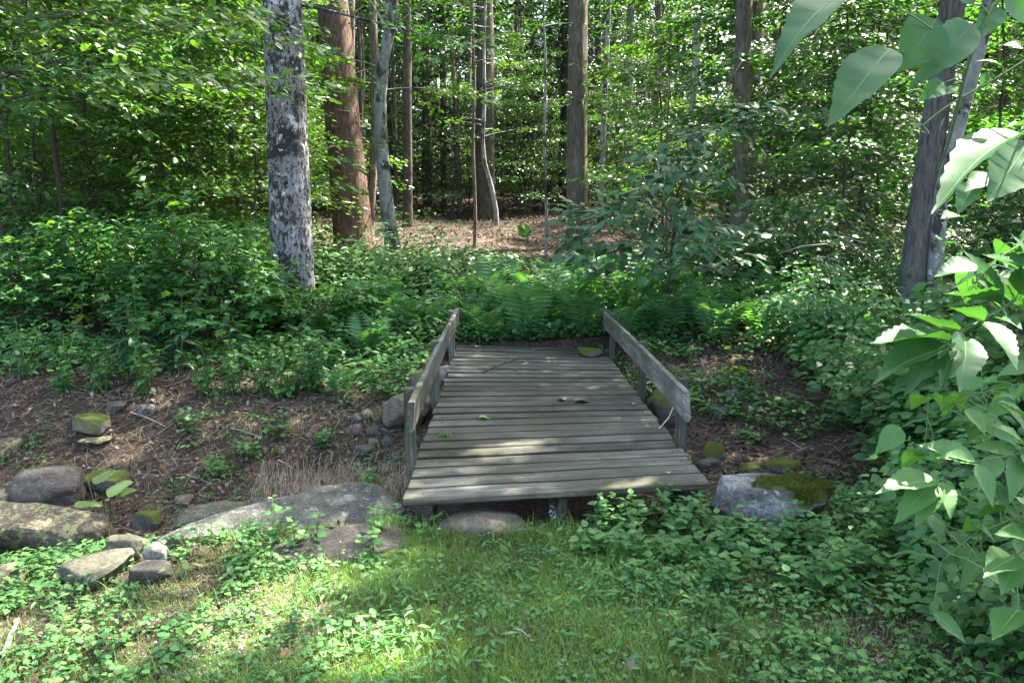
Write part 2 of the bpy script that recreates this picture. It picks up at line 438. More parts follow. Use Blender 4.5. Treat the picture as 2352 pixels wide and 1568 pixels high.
def toothed(w=.33, teeth=7, fold=.07, pleat=.0):
    """a detailed leaf for the plants near the camera: toothed edge, folded midrib, drooping tip"""
    ys = np.linspace(0, 1, 2 * teeth + 1); v = []; 
    for y in ys:
        v.append([0, y, -.13 * y * y])
    for sgn in (1, -1):
        for i, y in enumerate(ys):
            ww = w * (math.sin(PI * min(1, y ** .66)) ** (1.05 if y < .38 else 1.2) if 0 < y < 1 else 0) * (1.0 if i % 2 else .95)
            v.append([sgn * ww, y + (.02 if i % 2 else 0), -.13 * y * y + fold * (ww / w) + .008 * math.sin(y * 20) + pleat * (1 if i % 2 else -1) * ww / w])
    k = len(ys); F_ = []
    for i in range(k - 1):
        F_.append([i, k + i, k + i + 1, i + 1]); F_.append([i, i + 1, 2 * k + i + 1, 2 * k + i])
    return (np.array(v), [np.array(F_)])
T_tooth = toothed()
T_broad = toothed(.33, 6, .05)

def rdir(n, tilt):
    """normals scattered about +Z"""
    v = R.normal(size=(n, 3)) * tilt; v[:, 2] = 1 + v[:, 2] * .2
    return v / np.linalg.norm(v, axis=1)[:, None]
def unit(v): return v / (np.linalg.norm(v, axis=-1, keepdims=True) + 1e-9)

# sun gaps: lines through these points towards the sun are kept thin of leaves
GAPS = []
def gap(p, r): GAPS.append((np.array(p, float), r * 1.3))
Sv = np.array(S)
def gapcull(P, origin):
    """mask of leaves to keep (world positions = P + origin)"""
    W = P + origin; keep = np.ones(len(P), bool)
    for p, r in GAPS:
        d = W - p; t = d @ Sv
        q = np.linalg.norm(d - t[:, None] * Sv, axis=1)
        keep &= ~((t > 1.5) & (q < r * (1 + .45 * R.normal(size=len(P)) * .6)))
    return keep

# ------------------------------------------------------------------ trees
NB = np.zeros(3)
def sprays(centers, dirs, size, nleaf, lsize, tmpl, g, flat=.10, tilt=.38, origin=None, lvar=.35, m=0, droop=.15, aspect=.45):
    """flat fans of leaves, each spray reaching along dir"""
    c = np.repeat(centers, nleaf, 0); d = unit(np.repeat(dirs, nleaf, 0)); sz = np.repeat(np.broadcast_to(size, len(centers)), nleaf)
    n = len(c)
    side = unit(np.stack([-d[:, 1], d[:, 0], d[:, 2] * 0], 1))
    u = R.uniform(-.1, 1, n); w = R.uniform(-1, 1, n) * aspect * (1.15 - np.abs(u - .3))
    P = c + d * (u * sz)[:, None] + side * (w * sz)[:, None]
    P[:, 2] += R.normal(size=n) * flat * sz - droop * sz * (u ** 2) - .12 * sz * w * w
    sg = np.sign(w + 1e-6)[:, None]
    ax = unit(d + side * sg * R.uniform(.2, 1.4, (n, 1)) + R.normal(size=(n, 3)) * .25 - np.array([0, 0, .28]))
    nm = rdir(n, tilt) + NB
    L = lsize * (1 + lvar * R.uniform(-1, 1, n))
    if origin is not None and GAPS:
        k = gapcull(P, np.array(origin)); P, ax, nm, L = P[k], ax[k], nm[k], L[k]
    g.scatter(tmpl, P, frames(ax, nm, L), m)

def limb(p0, az, ln, rise, bend=.35, k=5):
    t = np.linspace(0, 1, k)
    ph = az + bend * np.sin(t * 3 + R.uniform(0, 6)) 
    x = p0[0] + np.cos(ph) * ln * t; y = p0[1] + np.sin(ph) * ln * t
    z = p0[2] + rise * ln * t - .12 * ln * t * t + R.normal() * .02
    return np.stack([x, y, z], 1)

def trunk_path(H, lean=(0, 0), wob=.02, k=14, pts=None):
    t = np.linspace(0, 1, k)
    x = lean[0] * H * t + np.cumsum(R.normal(size=k)) * wob * H / k; y = lean[1] * H * t + np.cumsum(R.normal(size=k)) * wob * H / k
    x -= x[0]; y -= y[0]
    return np.stack([x, y, t * H - .3 * (1 - t)], 1)

def at_h(path, z):
    return np.array([np.interp(z, path[:, 2], path[:, i]) for i in range(3)])

def understory(H, r0, n_br, base, reach, leaf, nl, tmpl=T_tiny, lean=(0, 0), origin=None, azr=None, per=3, size=.75, mat_l=None, mat_b=None, root=None, flat=.07):
    """young forest tree with level layers of leaf sprays"""
    gt = Geo(); gl = Geo()
    path = trunk_path(H, lean, .10)
    tt = np.linspace(0, 1, len(path))
    gt.tube(path, r0 * (1 - .85 * tt) + .004, 8)
    cen = []; dr = []; szs = []
    for i in range(n_br):
        f = (i + R.uniform(0, 1)) / n_br
        z = H * (base + (1 - base) * f * .97)
        p = at_h(path, z); az = R.uniform(0, 2 * PI) if azr is None else R.uniform(*azr)
        ln = reach * (1.0 - .62 * f) * R.uniform(.65, 1.2)
        b = limb(p, az, ln, R.uniform(.05, .45))
        gt.tube(b, np.linspace(r0 * .16 * (1 - .5 * f) + .003, .002, len(b)), 5)
        for q in range(per):
            s = (q + .7) / per * (len(b) - 1); j = min(int(s), len(b) - 2); fr = s - j
            c = b[j] * (1 - fr) + b[j + 1] * fr
            for sg in (-1, 1):
                a2 = az + sg * R.uniform(.1, .9)
                cen.append(c); dr.append([math.cos(a2), math.sin(a2), R.uniform(-.1, .15)]); szs.append(size * R.uniform(.7, 1.25) * (.7 + .5 * (1 - f)))
    cen = np.array(cen); dr = np.array(dr); szs = np.array(szs)
    sprays(cen, dr, szs, nl, leaf, tmpl, gl, flat=flat, origin=origin)
    t_ = kid(root, gt.build('trunk', mat_b, root)); c_ = kid(root, gl.build('crown', mat_l, root, smooth=False))
    return t_, c_

def canopy(g, path, H, z0, z1, rad, nclump, nl, leaf, origin, tmpl=T_tiny, gt=None, r0=.2):
    """high crown: limbs carrying leaf clumps"""
    cen = []; dr = []; sz = []
    for i in range(nclump):
        z = R.uniform(z0, z1); f = (z - z0) / (z1 - z0)
        rr = rad * (math.sin(PI * min(1, .22 + .72 * f))) ** .7
        az = R.uniform(0, 2 * PI); q = rr * math.sqrt(R.uniform(.04, 1))
        p = at_h(path, z * .82)
        c = np.array([p[0] + q * math.cos(az), p[1] + q * math.sin(az), z])
        cen.append(c); dr.append([math.cos(az), math.sin(az), .1]); sz.append(R.uniform(.9, 1.5))
        if gt is not None and i % 3 == 0:
            b = np.stack([p, p * .5 + c * .5 + [0, 0, .1 * q], c]); gt.tube(b, [r0 * .25, r0 * .14, .01], 5)
    sprays(np.array(cen), np.array(dr), np.array(sz), nl, leaf, tmpl, g, flat=.20, tilt=.5, origin=origin, aspect=.8)

def big_tree(name, label, loc, r_base, r_top, H, path_pts, bark, crown, leafm=L_maple, cat='tree', group=None, sides=20, flare=1.25, lump=.03, leaf=.12, nclump=70, nl=90, extra=None, limbs=()):
    root = empty(name, loc); tag(root, label, cat, group)
    gt = Geo(); gl = Geo()
    z = np.concatenate([[-.35, 0, .12, .3, .6], np.linspace(1.0, H, 16)])
    pp = np.array(path_pts, float)
    x = np.interp(z, pp[:, 2], pp[:, 0]); y = np.interp(z, pp[:, 2], pp[:, 1])
    path = np.stack([x, y, z], 1)
    f = np.clip(z / H, 0, 1)
    rad = (r_base + (r_top - r_base) * np.minimum(1, z.clip(0) / 5.5)) * np.where(z > 5.5, 1 - .75 * (z - 5.5) / (H - 5.5), 1) * (1 + (flare - 1) * np.exp(-z.clip(0) / .22) * .7)
    # finer rings so the bark outline is a little uneven
    gt.tube(path, rad, sides, lump=lump)
    for (z_, az, ln, rise) in limbs:
        p = at_h(path, z_); b = limb(p, az, ln, rise, .35, 7); gt.tube(b, np.linspace(r_base * .09, .005, len(b)), 6)
        cs = b[3:]; dd = np.stack([np.cos(az + R.normal(size=len(cs)) * .6), np.sin(az + R.normal(size=len(cs)) * .6), cs[:, 2] * 0], 1)
        sprays(np.repeat(cs, 2, 0), np.repeat(dd, 2, 0) + R.normal(size=(2 * len(cs), 3)) * .3, .6, 26, .09, T_oval, gl, flat=.06, origin=None)
    if crown:
        z0, z1, rd = crown
        canopy(gl, path, H, z0, z1, rd, nclump, nl, leaf, loc, gt=gt, r0=r_top)
    gt.build('trunk', bark, root); gl.build('crown', leafm, root, smooth=False)
    return root

# ---- sun gaps over the places the photograph shows in sun
gap(A(1150, 1040, 5.2), .15); gap(A(1230, 1020, 5.3), .12)
gap(G(610, 1400), .22)
gap(G(800, 1330), .12); gap(G(820, 1480), .15); gap(G(930, 1530), .16); gap(G(1400, 1240), .14)
gap(G(640, 1440), .15)
gap(A(2130, 780, 2.1), .30)
gap(A(2260, 340, 1.6), .22)
gap(A(2180, 640, 2.0), .32); gap(A(2280, 620, 2.4), .25)
gap(A(1230, 190, 21), 1.6); gap(A(1180, 330, 20), 1.1)
gap(G(1180, 550), 2.6); gap(G(900, 520), 1.5); gap(G(1100, 500), 2.0); gap(G(1050, 570), 1.2); gap(G(1000, 620), .8); gap(G(700, 720), .5); gap(G(400, 680), .6); gap(G(250, 620), 1.0); gap(A(480, 560, 10.5), .6); gap(A(150, 600, 10), .7); gap(A(330, 560, 10), .6); gap(A(560, 640, 9.6), .3); gap(G(1450, 720), .4); gap(G(1250, 600), .8); gap(G(1760, 520), 1.2); gap(G(780, 510), 1.0); gap(G(860, 600), .6)
gap(A(1900, 330, 14), 3.0); gap(A(1750, 420, 13), 1.6); gap(A(2000, 400, 11), 1.4); gap(A(1800, 120, 16), 1.8); gap(A(2050, 250, 12), 1.4); gap(A(1950, 480, 12), 1.3); gap(A(2050, 620, 9.5), .8)
gap(A(380, 480, 13), .9); gap(A(420, 330, 12), .8); gap(A(150, 170, 9), .7); gap(A(1150, 80, 24), 1.5)
gap(A(830, 480, 18), .5); gap(A(1680, 350, 14), .9); gap(A(300, 520, 13), .7)

def base_at(u, d):
    x = (u - 1176) / 1900 * d * (math.cos(PITCH) + 0.0); return x
def tree_at(u, v, d):
    """tree foot seen at column u, row v, at distance d"""
    p = A(u, v, d); return (p[0], d, tz(p[0], d))

p = tree_at(677, 715, 10.5)
big_tree('maple_tree', 'thick pale grey trunk blotched with black and white lichen, left of the footbridge', p, .262, .225, 15, [(0, 0, -1), (0, 0, 15)], B_speck, (9, 14, 3.0), cat='tree', sides=40, leaf=.12, nclump=48,
         limbs=((3.85, -.35, 2.4, -.16), (3.75, 2.9, 2.2, .0), (4.3, 3.6, 2.4, .1)))
p = tree_at(822, 575, 18)
big_tree('pine_tree', 'broad reddish brown pine trunk behind the blotched maple', p, .42, .32, 19, [(0, 0, -1), (-1.25, 0, 19)], B_red, (10, 18, 3.2), cat='tree', sides=26, flare=1.35, lump=.02, leaf=.12)
p = tree_at(905, 595, 15)
big_tree('beech_tree', 'slim crooked pale grey beech trunk just right of the reddish pine', p, .135, .085, 10, [(0, 0, -1), (0, 0, 0), (-.13, 0, 1.2), (-.2, 0, 2.4), (-.16, 0, 3.2), (.05, 0, 4.1), (.12, 0, 5), (.4, 0, 10)], B_grey, (4.4, 9.5, 2.4), L_beech, cat='tree', sides=14, flare=1.3, leaf=.10, nclump=40, nl=80,
         limbs=((3.3, 2.8, 1.8, .35), (2.9, .3, 1.6, .2)))
p = tree_at(1325, 555, 19)
big_tree('maple_tree', 'straight tan brown trunk standing alone beyond the right rail of the footbridge', p, .25, .20, 18, [(0, 0, -1), (-.1, 0, 18)], B_brown, (9, 17, 3.4), cat='tree', sides=20, leaf=.13, flare=1.15)
p = tree_at(1713, 585, 17)
big_tree('maple_tree', 'straight dark brown trunk behind the layered dark green sapling', p, .20, .17, 16, [(0, 0, -1), (-.05, 0, 16)], B_brown, (8, 15, 3.2), cat='tree', sides=18, leaf=.13, flare=1.1)
p = tree_at(1578, 600, 16)
big_tree('birch_tree', 'thin white and black mottled birch stem left of the dark brown trunk', p, .07, .055, 10, [(0, 0, -1), (0, 0, 2.5), (.06, 0, 4.5), (.1, 0, 10)], B_birch, (6, 10, 1.8), L_beech, cat='tree', sides=10, leaf=.10, nclump=30)
p = tree_at(2085, 710, 9.8)
big_tree('ash_tree', 'rough grey trunk with upright furrows at the right, behind the leafy bush', p, .15, .125, 13, [(0, 0, -1), (0, 0, 0), (.06, 0, 1.2), (.28, 0, 4), (.9, 0, 13)], B_ash, (5.2, 12, 3.0), cat='tree', sides=18, leaf=.12, nclump=90, limbs=((3.0, .5, 2.2, .2),))
big_tree('ash_tree', 'thinner smooth grey stem leaning right beside the rough grey trunk', (p[0] + .22, p[1] - .12, p[2]), .09, .075, 10, [(0, 0, -1), (0, 0, 0), (.0, 0, 1.6), (.38, 0, 3.6), (1.4, 0, 10)], B_grey, (5.5, 10, 2.0), cat='tree', sides=12, leaf=.12, nclump=40)
# shade trees added around the clearing; crowns block sun over bridge and banks
OV = [((6.6, 8.4), .20, 12, (4.8, 11.5, 3.2), 150, 'ash'), ((8.2, 12.5), .22, 14, (5, 13, 3.4), 110, 'maple'), ((5.8, 4.6), .16, 11, (5.0, 10, 3.0), 190, 'ash'),
      ((3.6, 13.2), .14, 13, (7, 12.5, 3.3), 150, 'maple'), ((-7.8, 9.5), .2, 13, (6.5, 12, 3.0), 45, 'maple'), ((1.2, 15.5), .13, 13, (8.5, 13, 2.6), 40, 'maple')]
OVL = ['stout ash trunk beyond the right edge with its crown over the stream', 'maple rising behind the right bushes with a wide crown', 'ash at the right end of the near bank with a crown over the grass',
       'slender maple behind the layered sapling, crown above the bridge', 'maple by the far left edge of the dirt bank', 'slender maple beyond the ferns straight behind the footbridge']
for ((x, y), r, H, cr, nc, kd), lb in zip(OV, OVL):
    big_tree(kd + '_tree', lb, (x, y, tz(x, y)), r, r * .8, H, [(0, 0, -1), (R.uniform(-.4, .4), 0, H)], B_brown if kd == 'maple' else B_ash, cr, cat='tree', sides=14, leaf=.14, nclump=nc, nl=95, group='canopy trees round the clearing')

# other separate trunks of the wood: u, v, distance, width px, bark
MID = [(525, 505, 22, 34, B_dark, 'dark brown trunk half hidden by leaves, left of the blotched maple'),
       (935, 505, 24, 22, B_dark, 'dark trunk right behind the crooked grey beech'),
       (1115, 503, 27, 44, B_dark, 'stout dark red-brown trunk in the shade at the far side of the litter clearing'),
       (1375, 490, 22, 13, B_grey, 'thin grey stem close to the right of the tan brown trunk'),
       (1020, 480, 33, 16, B_dark, 'slender dark trunk at the far edge of the litter clearing'),
       (1660, 500, 26, 24, B_brown, 'brown trunk between the birch stem and the dark brown trunk'),
       (1925, 500, 24, 32, B_dark, 'dark trunk rising behind the sunlit leaves at the right'),
       (1830, 500, 28, 22, B_dark, 'slim dark trunk just right of the straight dark brown trunk'),
       (1500, 490, 25, 14, B_dark, 'thin dark stem between the tan brown trunk and the birch'),
       (1440, 485, 30, 18, B_brown, 'brown stem deep in the wood right of the tan brown trunk'),
       (2290, 560, 18, 26, B_dark, 'dark trunk behind the vine leaves near the right edge'),
       (330, 520, 20, 18, B_grey, 'slim grey stem in the leafy wood at the left'),
       (120, 540, 18, 16, B_dark, 'thin dark stem among the leaves near the left edge'),
       (235, 520, 26, 26, B_brown, 'brown trunk in the dark hollow at the left')]
for u, v, d, w, bk, lb in MID:
    p = tree_at(u, v, d); r = w / 2 / 1900 * d * 1.02; H = R.uniform(14, 18)
    big_tree('woodland_tree', lb, p, r, r * .85, H, [(0, 0, -1), (R.uniform(-.5, .5), 0, H)], bk, (8.5, H - 1, R.uniform(2.4, 3.2)), cat='tree', sides=12, leaf=.14, nclump=26, nl=75, group='single trunks of the wood')

# thin pale saplings with few leaves
THIN = [(1090, 560, 18, 9, B_brown, 'pale spotted sapling stem at the left of the sunny litter clearing', [(0, 0, -1), (0, 0, 8)]),
        (1142, 500, 24, 12, B_grey, 'curved thin stem in front of the stout dark trunk', [(0, 0, -1), (0, 0, 0), (-.1, 0, .8), (-.4, 0, 2), (-.3, 0, 7)]),
        (1255, 590, 16, 8, B_grey, 'very thin pale sapling left of the tan brown trunk', [(0, 0, -1), (-.1, 0, 7)]),
        (712, 545, 13, 9, B_pale, 'thin pale sapling touching the right side of the blotched maple', [(0, 0, -1), (-.2, 0, 5)]),
        (1525, 660, 11, 8, B_twig, 'thin brown stem rising from the ferns below the layered sapling', [(0, 0, -1), (0, 0, 3)]),
        (40, 620, 11, 10, B_dark, 'thin dark stem leaning out of the bushes at the left edge', [(0, 0, -1), (-.5, 0, 5)])]
for u, v, d, w, bk, lb, pts in THIN:
    p = tree_at(u, v, d); r = w / 2 / 1900 * d
    H = pts[-1][2] + .0
    root = empty('sapling', p); tag(root, lb, 'sapling', 'thin saplings at the edge of the wood')
    gt = Geo(); gl = Geo(); pp = np.array(pts, float); z = np.linspace(-.2, H, 12)
    path = np.stack([np.interp(z, pp[:, 2], pp[:, 0]) + np.sin(z * 2.2) * .02, z * 0 + np.cos(z * 1.7) * .02, z], 1)
    gt.tube(path, np.linspace(r, r * .35, 12), 8)
    cs = []; ds = []
    for k in range(14):
        zz = R.uniform(.35, 1) * H; q = at_h(path, zz); az = R.uniform(0, 2 * PI); b = limb(q, az, R.uniform(.5, 1.2), .3)
        gt.tube(b, np.linspace(r * .3, .003, 5), 4); cs += [b[-2], b[-1]]; ds += [[math.cos(az), math.sin(az), 0]] * 2
    sprays(np.array(cs), np.array(ds), .5, 16, .08, T_tiny, gl, flat=.06)
    gt.build('trunk', bk, root); gl.build('crown', L_beech, root, smooth=False)

# ---- understory prototypes and their copies
def proto(name, fn):
    root = empty(name, (0, -40, -50)); fn(root); return root
PR = []
for i in range(6):
    H = [5.5, 6.5, 4.5, 7.5, 5.0, 6.0][i]
    PR.append(proto('understory_tree', lambda r: understory(H, .035 + .01 * (i % 3), 30, .12, 2.1 + .2 * (i % 3), .078, 46, T_tiny, (R.normal() * .03, R.normal() * .03), None, per=3, size=.8, mat_l=L_beech if i % 2 == 0 else L_right, mat_b=B_dark, root=r)))
NEARP = []
for i in range(3):
    NEARP.append(proto('understory_tree', lambda r: understory(5.2 + i, .022, 26, .16, 2.0, .105, 30, T_oval, (0, 0), None, per=3, size=.7, mat_l=[L_beech, L_maple, L_right][i], mat_b=B_dark, root=r)))
ZONES = [(-9999, 200, 'by the left edge'), (200, 420, 'in the left part of the wood'), (420, 600, 'left of the blotched maple'), (600, 760, 'behind the blotched maple'), (760, 870, 'behind the reddish pine'),
         (870, 1000, 'behind the crooked grey beech'), (1000, 1150, 'behind the litter clearing'), (1150, 1290, 'straight behind the footbridge'), (1290, 1420, 'behind the tan brown trunk'),
         (1420, 1560, 'left of the birch stem'), (1560, 1690, 'behind the birch stem'), (1690, 1820, 'behind the dark brown trunk'), (1820, 2000, 'between dark brown and grey trunks'),
         (2000, 2180, 'behind the rough grey trunk'), (2180, 99999, 'behind the right bushes')]
def zone(x, y):
    u = 1176 + 1900 * x / y
    return next(t for a, b, t in ZONES if a <= u < b)
used = {}
def uniq(base, depth):
    """the same zone may hold several: tell them by their rank in depth"""
    k = used.get(base, 0); used[base] = k + 1
    return base if k == 0 else base + [', second one back', ', third back', ', fourth back', ', fifth back', ', sixth back', ', farthest'][min(k - 1, 5)]
LANE = [(-1.5, 17, .8), (0, 18, .9), (.3, 21, 1.1), (-3, 20, 1), (1.5, 17, .8), (-2.5, 15.5, .7), (5, 13, 2.5), (6.5, 14, 3), (4, 15, 2.5), (6.5, 12, 2.5), (1, 24, 1.5), (-4, 12, 1.5)]
def shades(x, y, z0=5, z1=13, r=2.4):
    for (a, b, c) in LANE:
        for z in np.linspace(z0, z1, 6):
            t = (z - c) / Sv[2]
            if (a + Sv[0] * t - x) ** 2 + (b + Sv[1] * t - y) ** 2 < r * r: return R.uniform() < .88
    return False
def place_under(pool, pts, word, group, smin=.8, smax=1.25):
    first = set()
    for (x, y) in sorted(pts, key=lambda q: q[1]):
        i = R.randint(len(pool)); pr = pool[i]
        o = pr if i not in first else copy_tree(pr)
        first.add(i)
        s = R.uniform(smin, smax)
        o.location = (x, y, tz(x, y) - .05); o.rotation_euler = (0, 0, R.uniform(0, 6.28)); o.scale = (s, s, s)
        tag(o, uniq(word + ' ' + zone(x, y), y), 'young tree', group)
    for j, pr in enumerate(pool):
        if j not in first:
            for ch in KIDS[pr.name]: bpy.data.objects.remove(ch)
            bpy.data.objects.remove(pr)
def clear_of(x, y):
    """keep sight lines open to the litter clearing"""
    u = 1176 + 1900 * x / y
    if 960 < u < 1420 and y < 23: return False
    if 700 < u < 1000 and y < 20.5: return False
    return True
near_pts = [(-7.4, 12.4), (-4.2, 13.2), (-7.8, 13.8), (-4.9, 17.0), (5.0, 12.8), (3.9, 14.6), (6.6, 11.6), (6.4, 15.0), (-5.6, 15.8), (3.2, 17.0)]
place_under(NEARP, near_pts, 'leafy young tree with level sprays', 'young trees at the front of the wood', .8, 1.1)
pts = []
tries = 0
while len(pts) < 118 and tries < 5000:
    tries += 1
    y = 14 + 34 * R.uniform() ** 1.1; x = R.uniform(-.74, .74) * y
    if clear_of(x, y) and not shades(x, y, 2, 6.5, 2.2) and all((x - a) ** 2 + (y - b) ** 2 > (1.0 + y * .03) ** 2 for a, b in pts): pts.append((x, y))
place_under(PR, pts, 'small-leaved young tree', 'young trees in the wood')
NB = np.array([.1, -.35, 0])
root = empty('beech_tree', (-6.3, 8.4, tz(-6.3, 8.4))); tag(root, 'young beech beyond the left edge reaching level boughs across the upper left', 'tree')
understory(6.2, .06, 26, .36, 4.2, .115, 26, T_oval, (0, 0), None, azr=(-.35, .75), per=5, size=.62, mat_l=L_beech, mat_b=B_twig, root=root, flat=.05)
root = empty('beech_tree', (-6.7, 12.4, tz(-6.7, 12.4))); tag(root, 'young beech in the left wood spreading boughs towards the blotched maple', 'tree')
understory(6.5, .05, 30, .2, 3.6, .11, 26, T_oval, (0, 0), None, azr=(-.6, .6), per=4, size=.65, mat_l=L_beech, mat_b=B_twig, root=root, flat=.05)
NB = np.array([-.1, -.85, 0])
for (x_, y_, a0, a1, lb_) in ((5.6, 13.4, 1.6, 4.2, 'young beech with glossy sunlit boughs left of the rough grey trunk'), (6.9, 14.2, 1.8, 4.4, 'young beech with glossy sunlit boughs right of the rough grey trunk'), (4.9, 15.6, 2, 5, 'young beech with glossy boughs right of the dark brown trunk')):
    root = empty('beech_tree', (x_, y_, tz(x_, y_))); tag(root, lb_, 'tree')
    understory(5.8, .045, 30, .06, 3.0, .105, 24, T_oval, (0, 0), None, azr=(a0, a1), per=3, size=.7, mat_l=L_right, mat_b=B_twig, root=root, flat=.05)
NB = np.zeros(3)
# ---- tall background trees: shared crowns
BG = []
for i in range(4):
    root = empty('woodland_tree', (0, -40, -50)); gt = Geo(); gl = Geo(); H = 17
    path = trunk_path(H, (0, 0), .03); gt.tube(path, np.linspace(.2, .05, 14), 10)
    canopy(gl, path, H, 5.5 + i, 16.5, 3.3, 50, 55, .17, (0, 0, 0), gt=gt, r0=.15)
    kid(root, gt.build('trunk', B_dark if i % 2 else B_brown, root)); kid(root, gl.build('crown', L_maple if i % 2 else L_beech, root, smooth=False)); BG.append(root)
bpts = []; tries = 0
while len(bpts) < 92 and tries < 5000:
    tries += 1
    y = 20 + 48 * R.uniform() ** .8; x = R.uniform(-.8, .8) * y
    if all((x - a) ** 2 + (y - b) ** 2 > 9 for a, b in bpts) and not (960 < 1176 + 1900 * x / y < 1300 and y < 30) and not shades(x, y): bpts.append((x, y))
place_under(BG, bpts, 'tall thin trunk', 'tall trees deep in the wood', .8, 1.2)
for o in list(C.objects):
    if o.get('group') == 'tall trees deep in the wood': o['category'] = 'tree'
POLE = []
for i in range(3):
    root = empty('pole_tree', (0, -40, -50)); gt = Geo(); gl = Geo(); H = 15
    path = trunk_path(H, (R.normal() * .02, 0), .05); gt.tube(path, np.linspace(.085, .03, 14), 8)
    for _ in range(14):
        z_ = R.uniform(1, 9); az = R.uniform(0, 6.28); b_ = limb(at_h(path, z_), az, R.uniform(.3, 1.1), R.uniform(-.1, .5)); gt.tube(b_, np.linspace(.012, .003, 5), 4)
    canopy(gl, path, H, 8, 14.5, 1.8, 18, 50, .15, (0, 0, 0), gt=gt, r0=.08)
    kid(root, gt.build('trunk', [B_dark, B_dark, B_brown][i], root)); kid(root, gl.build('crown', L_maple, root, smooth=False)); POLE.append(root)
pp_ = []; tries = 0
while len(pp_) < 64 and tries < 5000:
    tries += 1
    y = R.uniform(17, 36); x = R.uniform(-.7, .7) * y
    if R.uniform() < .35: x = R.uniform(.12, .5) * y
    if all((x - a) ** 2 + (y - b) ** 2 > 1.2 for a, b in pp_) and not (960 < 1176 + 1900 * x / y < 1420 and y < 26) and not shades(x, y, 7, 13, 1.8): pp_.append((x, y))
place_under(POLE, pp_, 'slender dark pole trunk', 'pole trunks in the wood', .75, 1.2)
for o in list(C.objects):
    if o.get('group') == 'pole trunks in the wood': o['category'] = 'tree'
# ---- hemlocks: dark boughs that close the wood
def hemlock(root):
    gt = Geo(); gl = Geo(); H = 13
    path = trunk_path(H, (0, 0), .02); gt.tube(path, np.linspace(.16, .02, 14), 8)
    cs = []; ds = []; sz = []
    for k in range(150):
        z = R.uniform(.06, .98) * H; az = R.uniform(0, 6.28); ln = 2.6 * (1 - z / H) + .3
        for q in (.25, .6):
            cs.append([math.cos(az) * ln * q, math.sin(az) * ln * q, z - .15 * ln * q]); ds.append([math.cos(az), math.sin(az), -.2]); sz.append(ln * .5 + .2)
    sprays(np.array(cs), np.array(ds), np.array(sz), 30, .16, T_tiny, gl, flat=.07, tilt=.3)
    kid(root, gt.build('trunk', B_dark, root)); kid(root, gl.build('crown', L_needle, root, smooth=False))
HM = [proto('hemlock_tree', hemlock) for _ in range(2)]
hp = []; tries = 0
while len(hp) < 70 and tries < 5000:
    tries += 1
    y = R.uniform(27, 60); x = R.uniform(-.75, .75) * y
    if not shades(x, y, 4, 14, 2.2) and all((x - a) ** 2 + (y - b) ** 2 > 8 for a, b in hp): hp.append((x, y))
place_under(HM, hp, 'dark drooping hemlock', 'hemlocks at the back of the wood', .9, 1.4)
for o in list(C.objects):
    if o.get('group') == 'hemlocks at the back of the wood': o['category'] = 'tree'
# far wood mass
g = Geo(); n = 150000
x = R.uniform(-95, 95, n); y = R.uniform(64, 92, n); z = terrain(x, y) + R.uniform(0, 1, n) ** .8 * 40
cl = vnoise(x, z, .35, 4) + vnoise(y, z, .5, 6); k = cl > -.8; x, y, z = x[k], y[k], z[k]
g.scatter(T_tiny, np.stack([x, y, z], 1), frames(R.normal(size=(len(x), 3)), rdir(len(x), .6), R.uniform(.5, 1.0, len(x))))
tag(g.build('far_woods', L_beech, smooth=False), 'dense dark far-off forest behind the trees', 'woods', kind='stuff')

# ------------------------------------------------------------------ ground
def grid_ground():
    g = Geo()
    # graded grid: fine near the camera, coarse far away
    ys = np.concatenate([np.linspace(-12, 1.5, 20), np.linspace(1.55, 10, 340), np.linspace(10.1, 26, 160), np.linspace(26.5, 60, 60), np.linspace(62, 170, 30)])
    xs = np.concatenate([np.linspace(-130, -20, 24), np.linspace(-19.5, -6, 60), np.linspace(-5.97, 5.97, 400), np.linspace(6, 19.5, 60), np.linspace(20, 130, 24)])
    X, Y = np.meshgrid(xs, ys); Z = terrain(X, Y)
    Z = Z + .006 * vnoise(X, Y, 28, 21) * (Y < 12)
    V = np.stack([X, Y, Z], -1).reshape(-1, 3); nx = len(xs)
    i = np.arange(len(ys) - 1)[:, None] * nx; j = np.arange(nx - 1)[None]
    F_ = np.stack([i + j, i + j + 1, i + nx + j + 1, i + nx + j], -1).reshape(-1, 4)
    g.add(V, F_)
    return tag(g.build('ground', M_ground), 'brown woodland soil with leaf litter and a dry stream bed', kind='structure')
grid_ground()

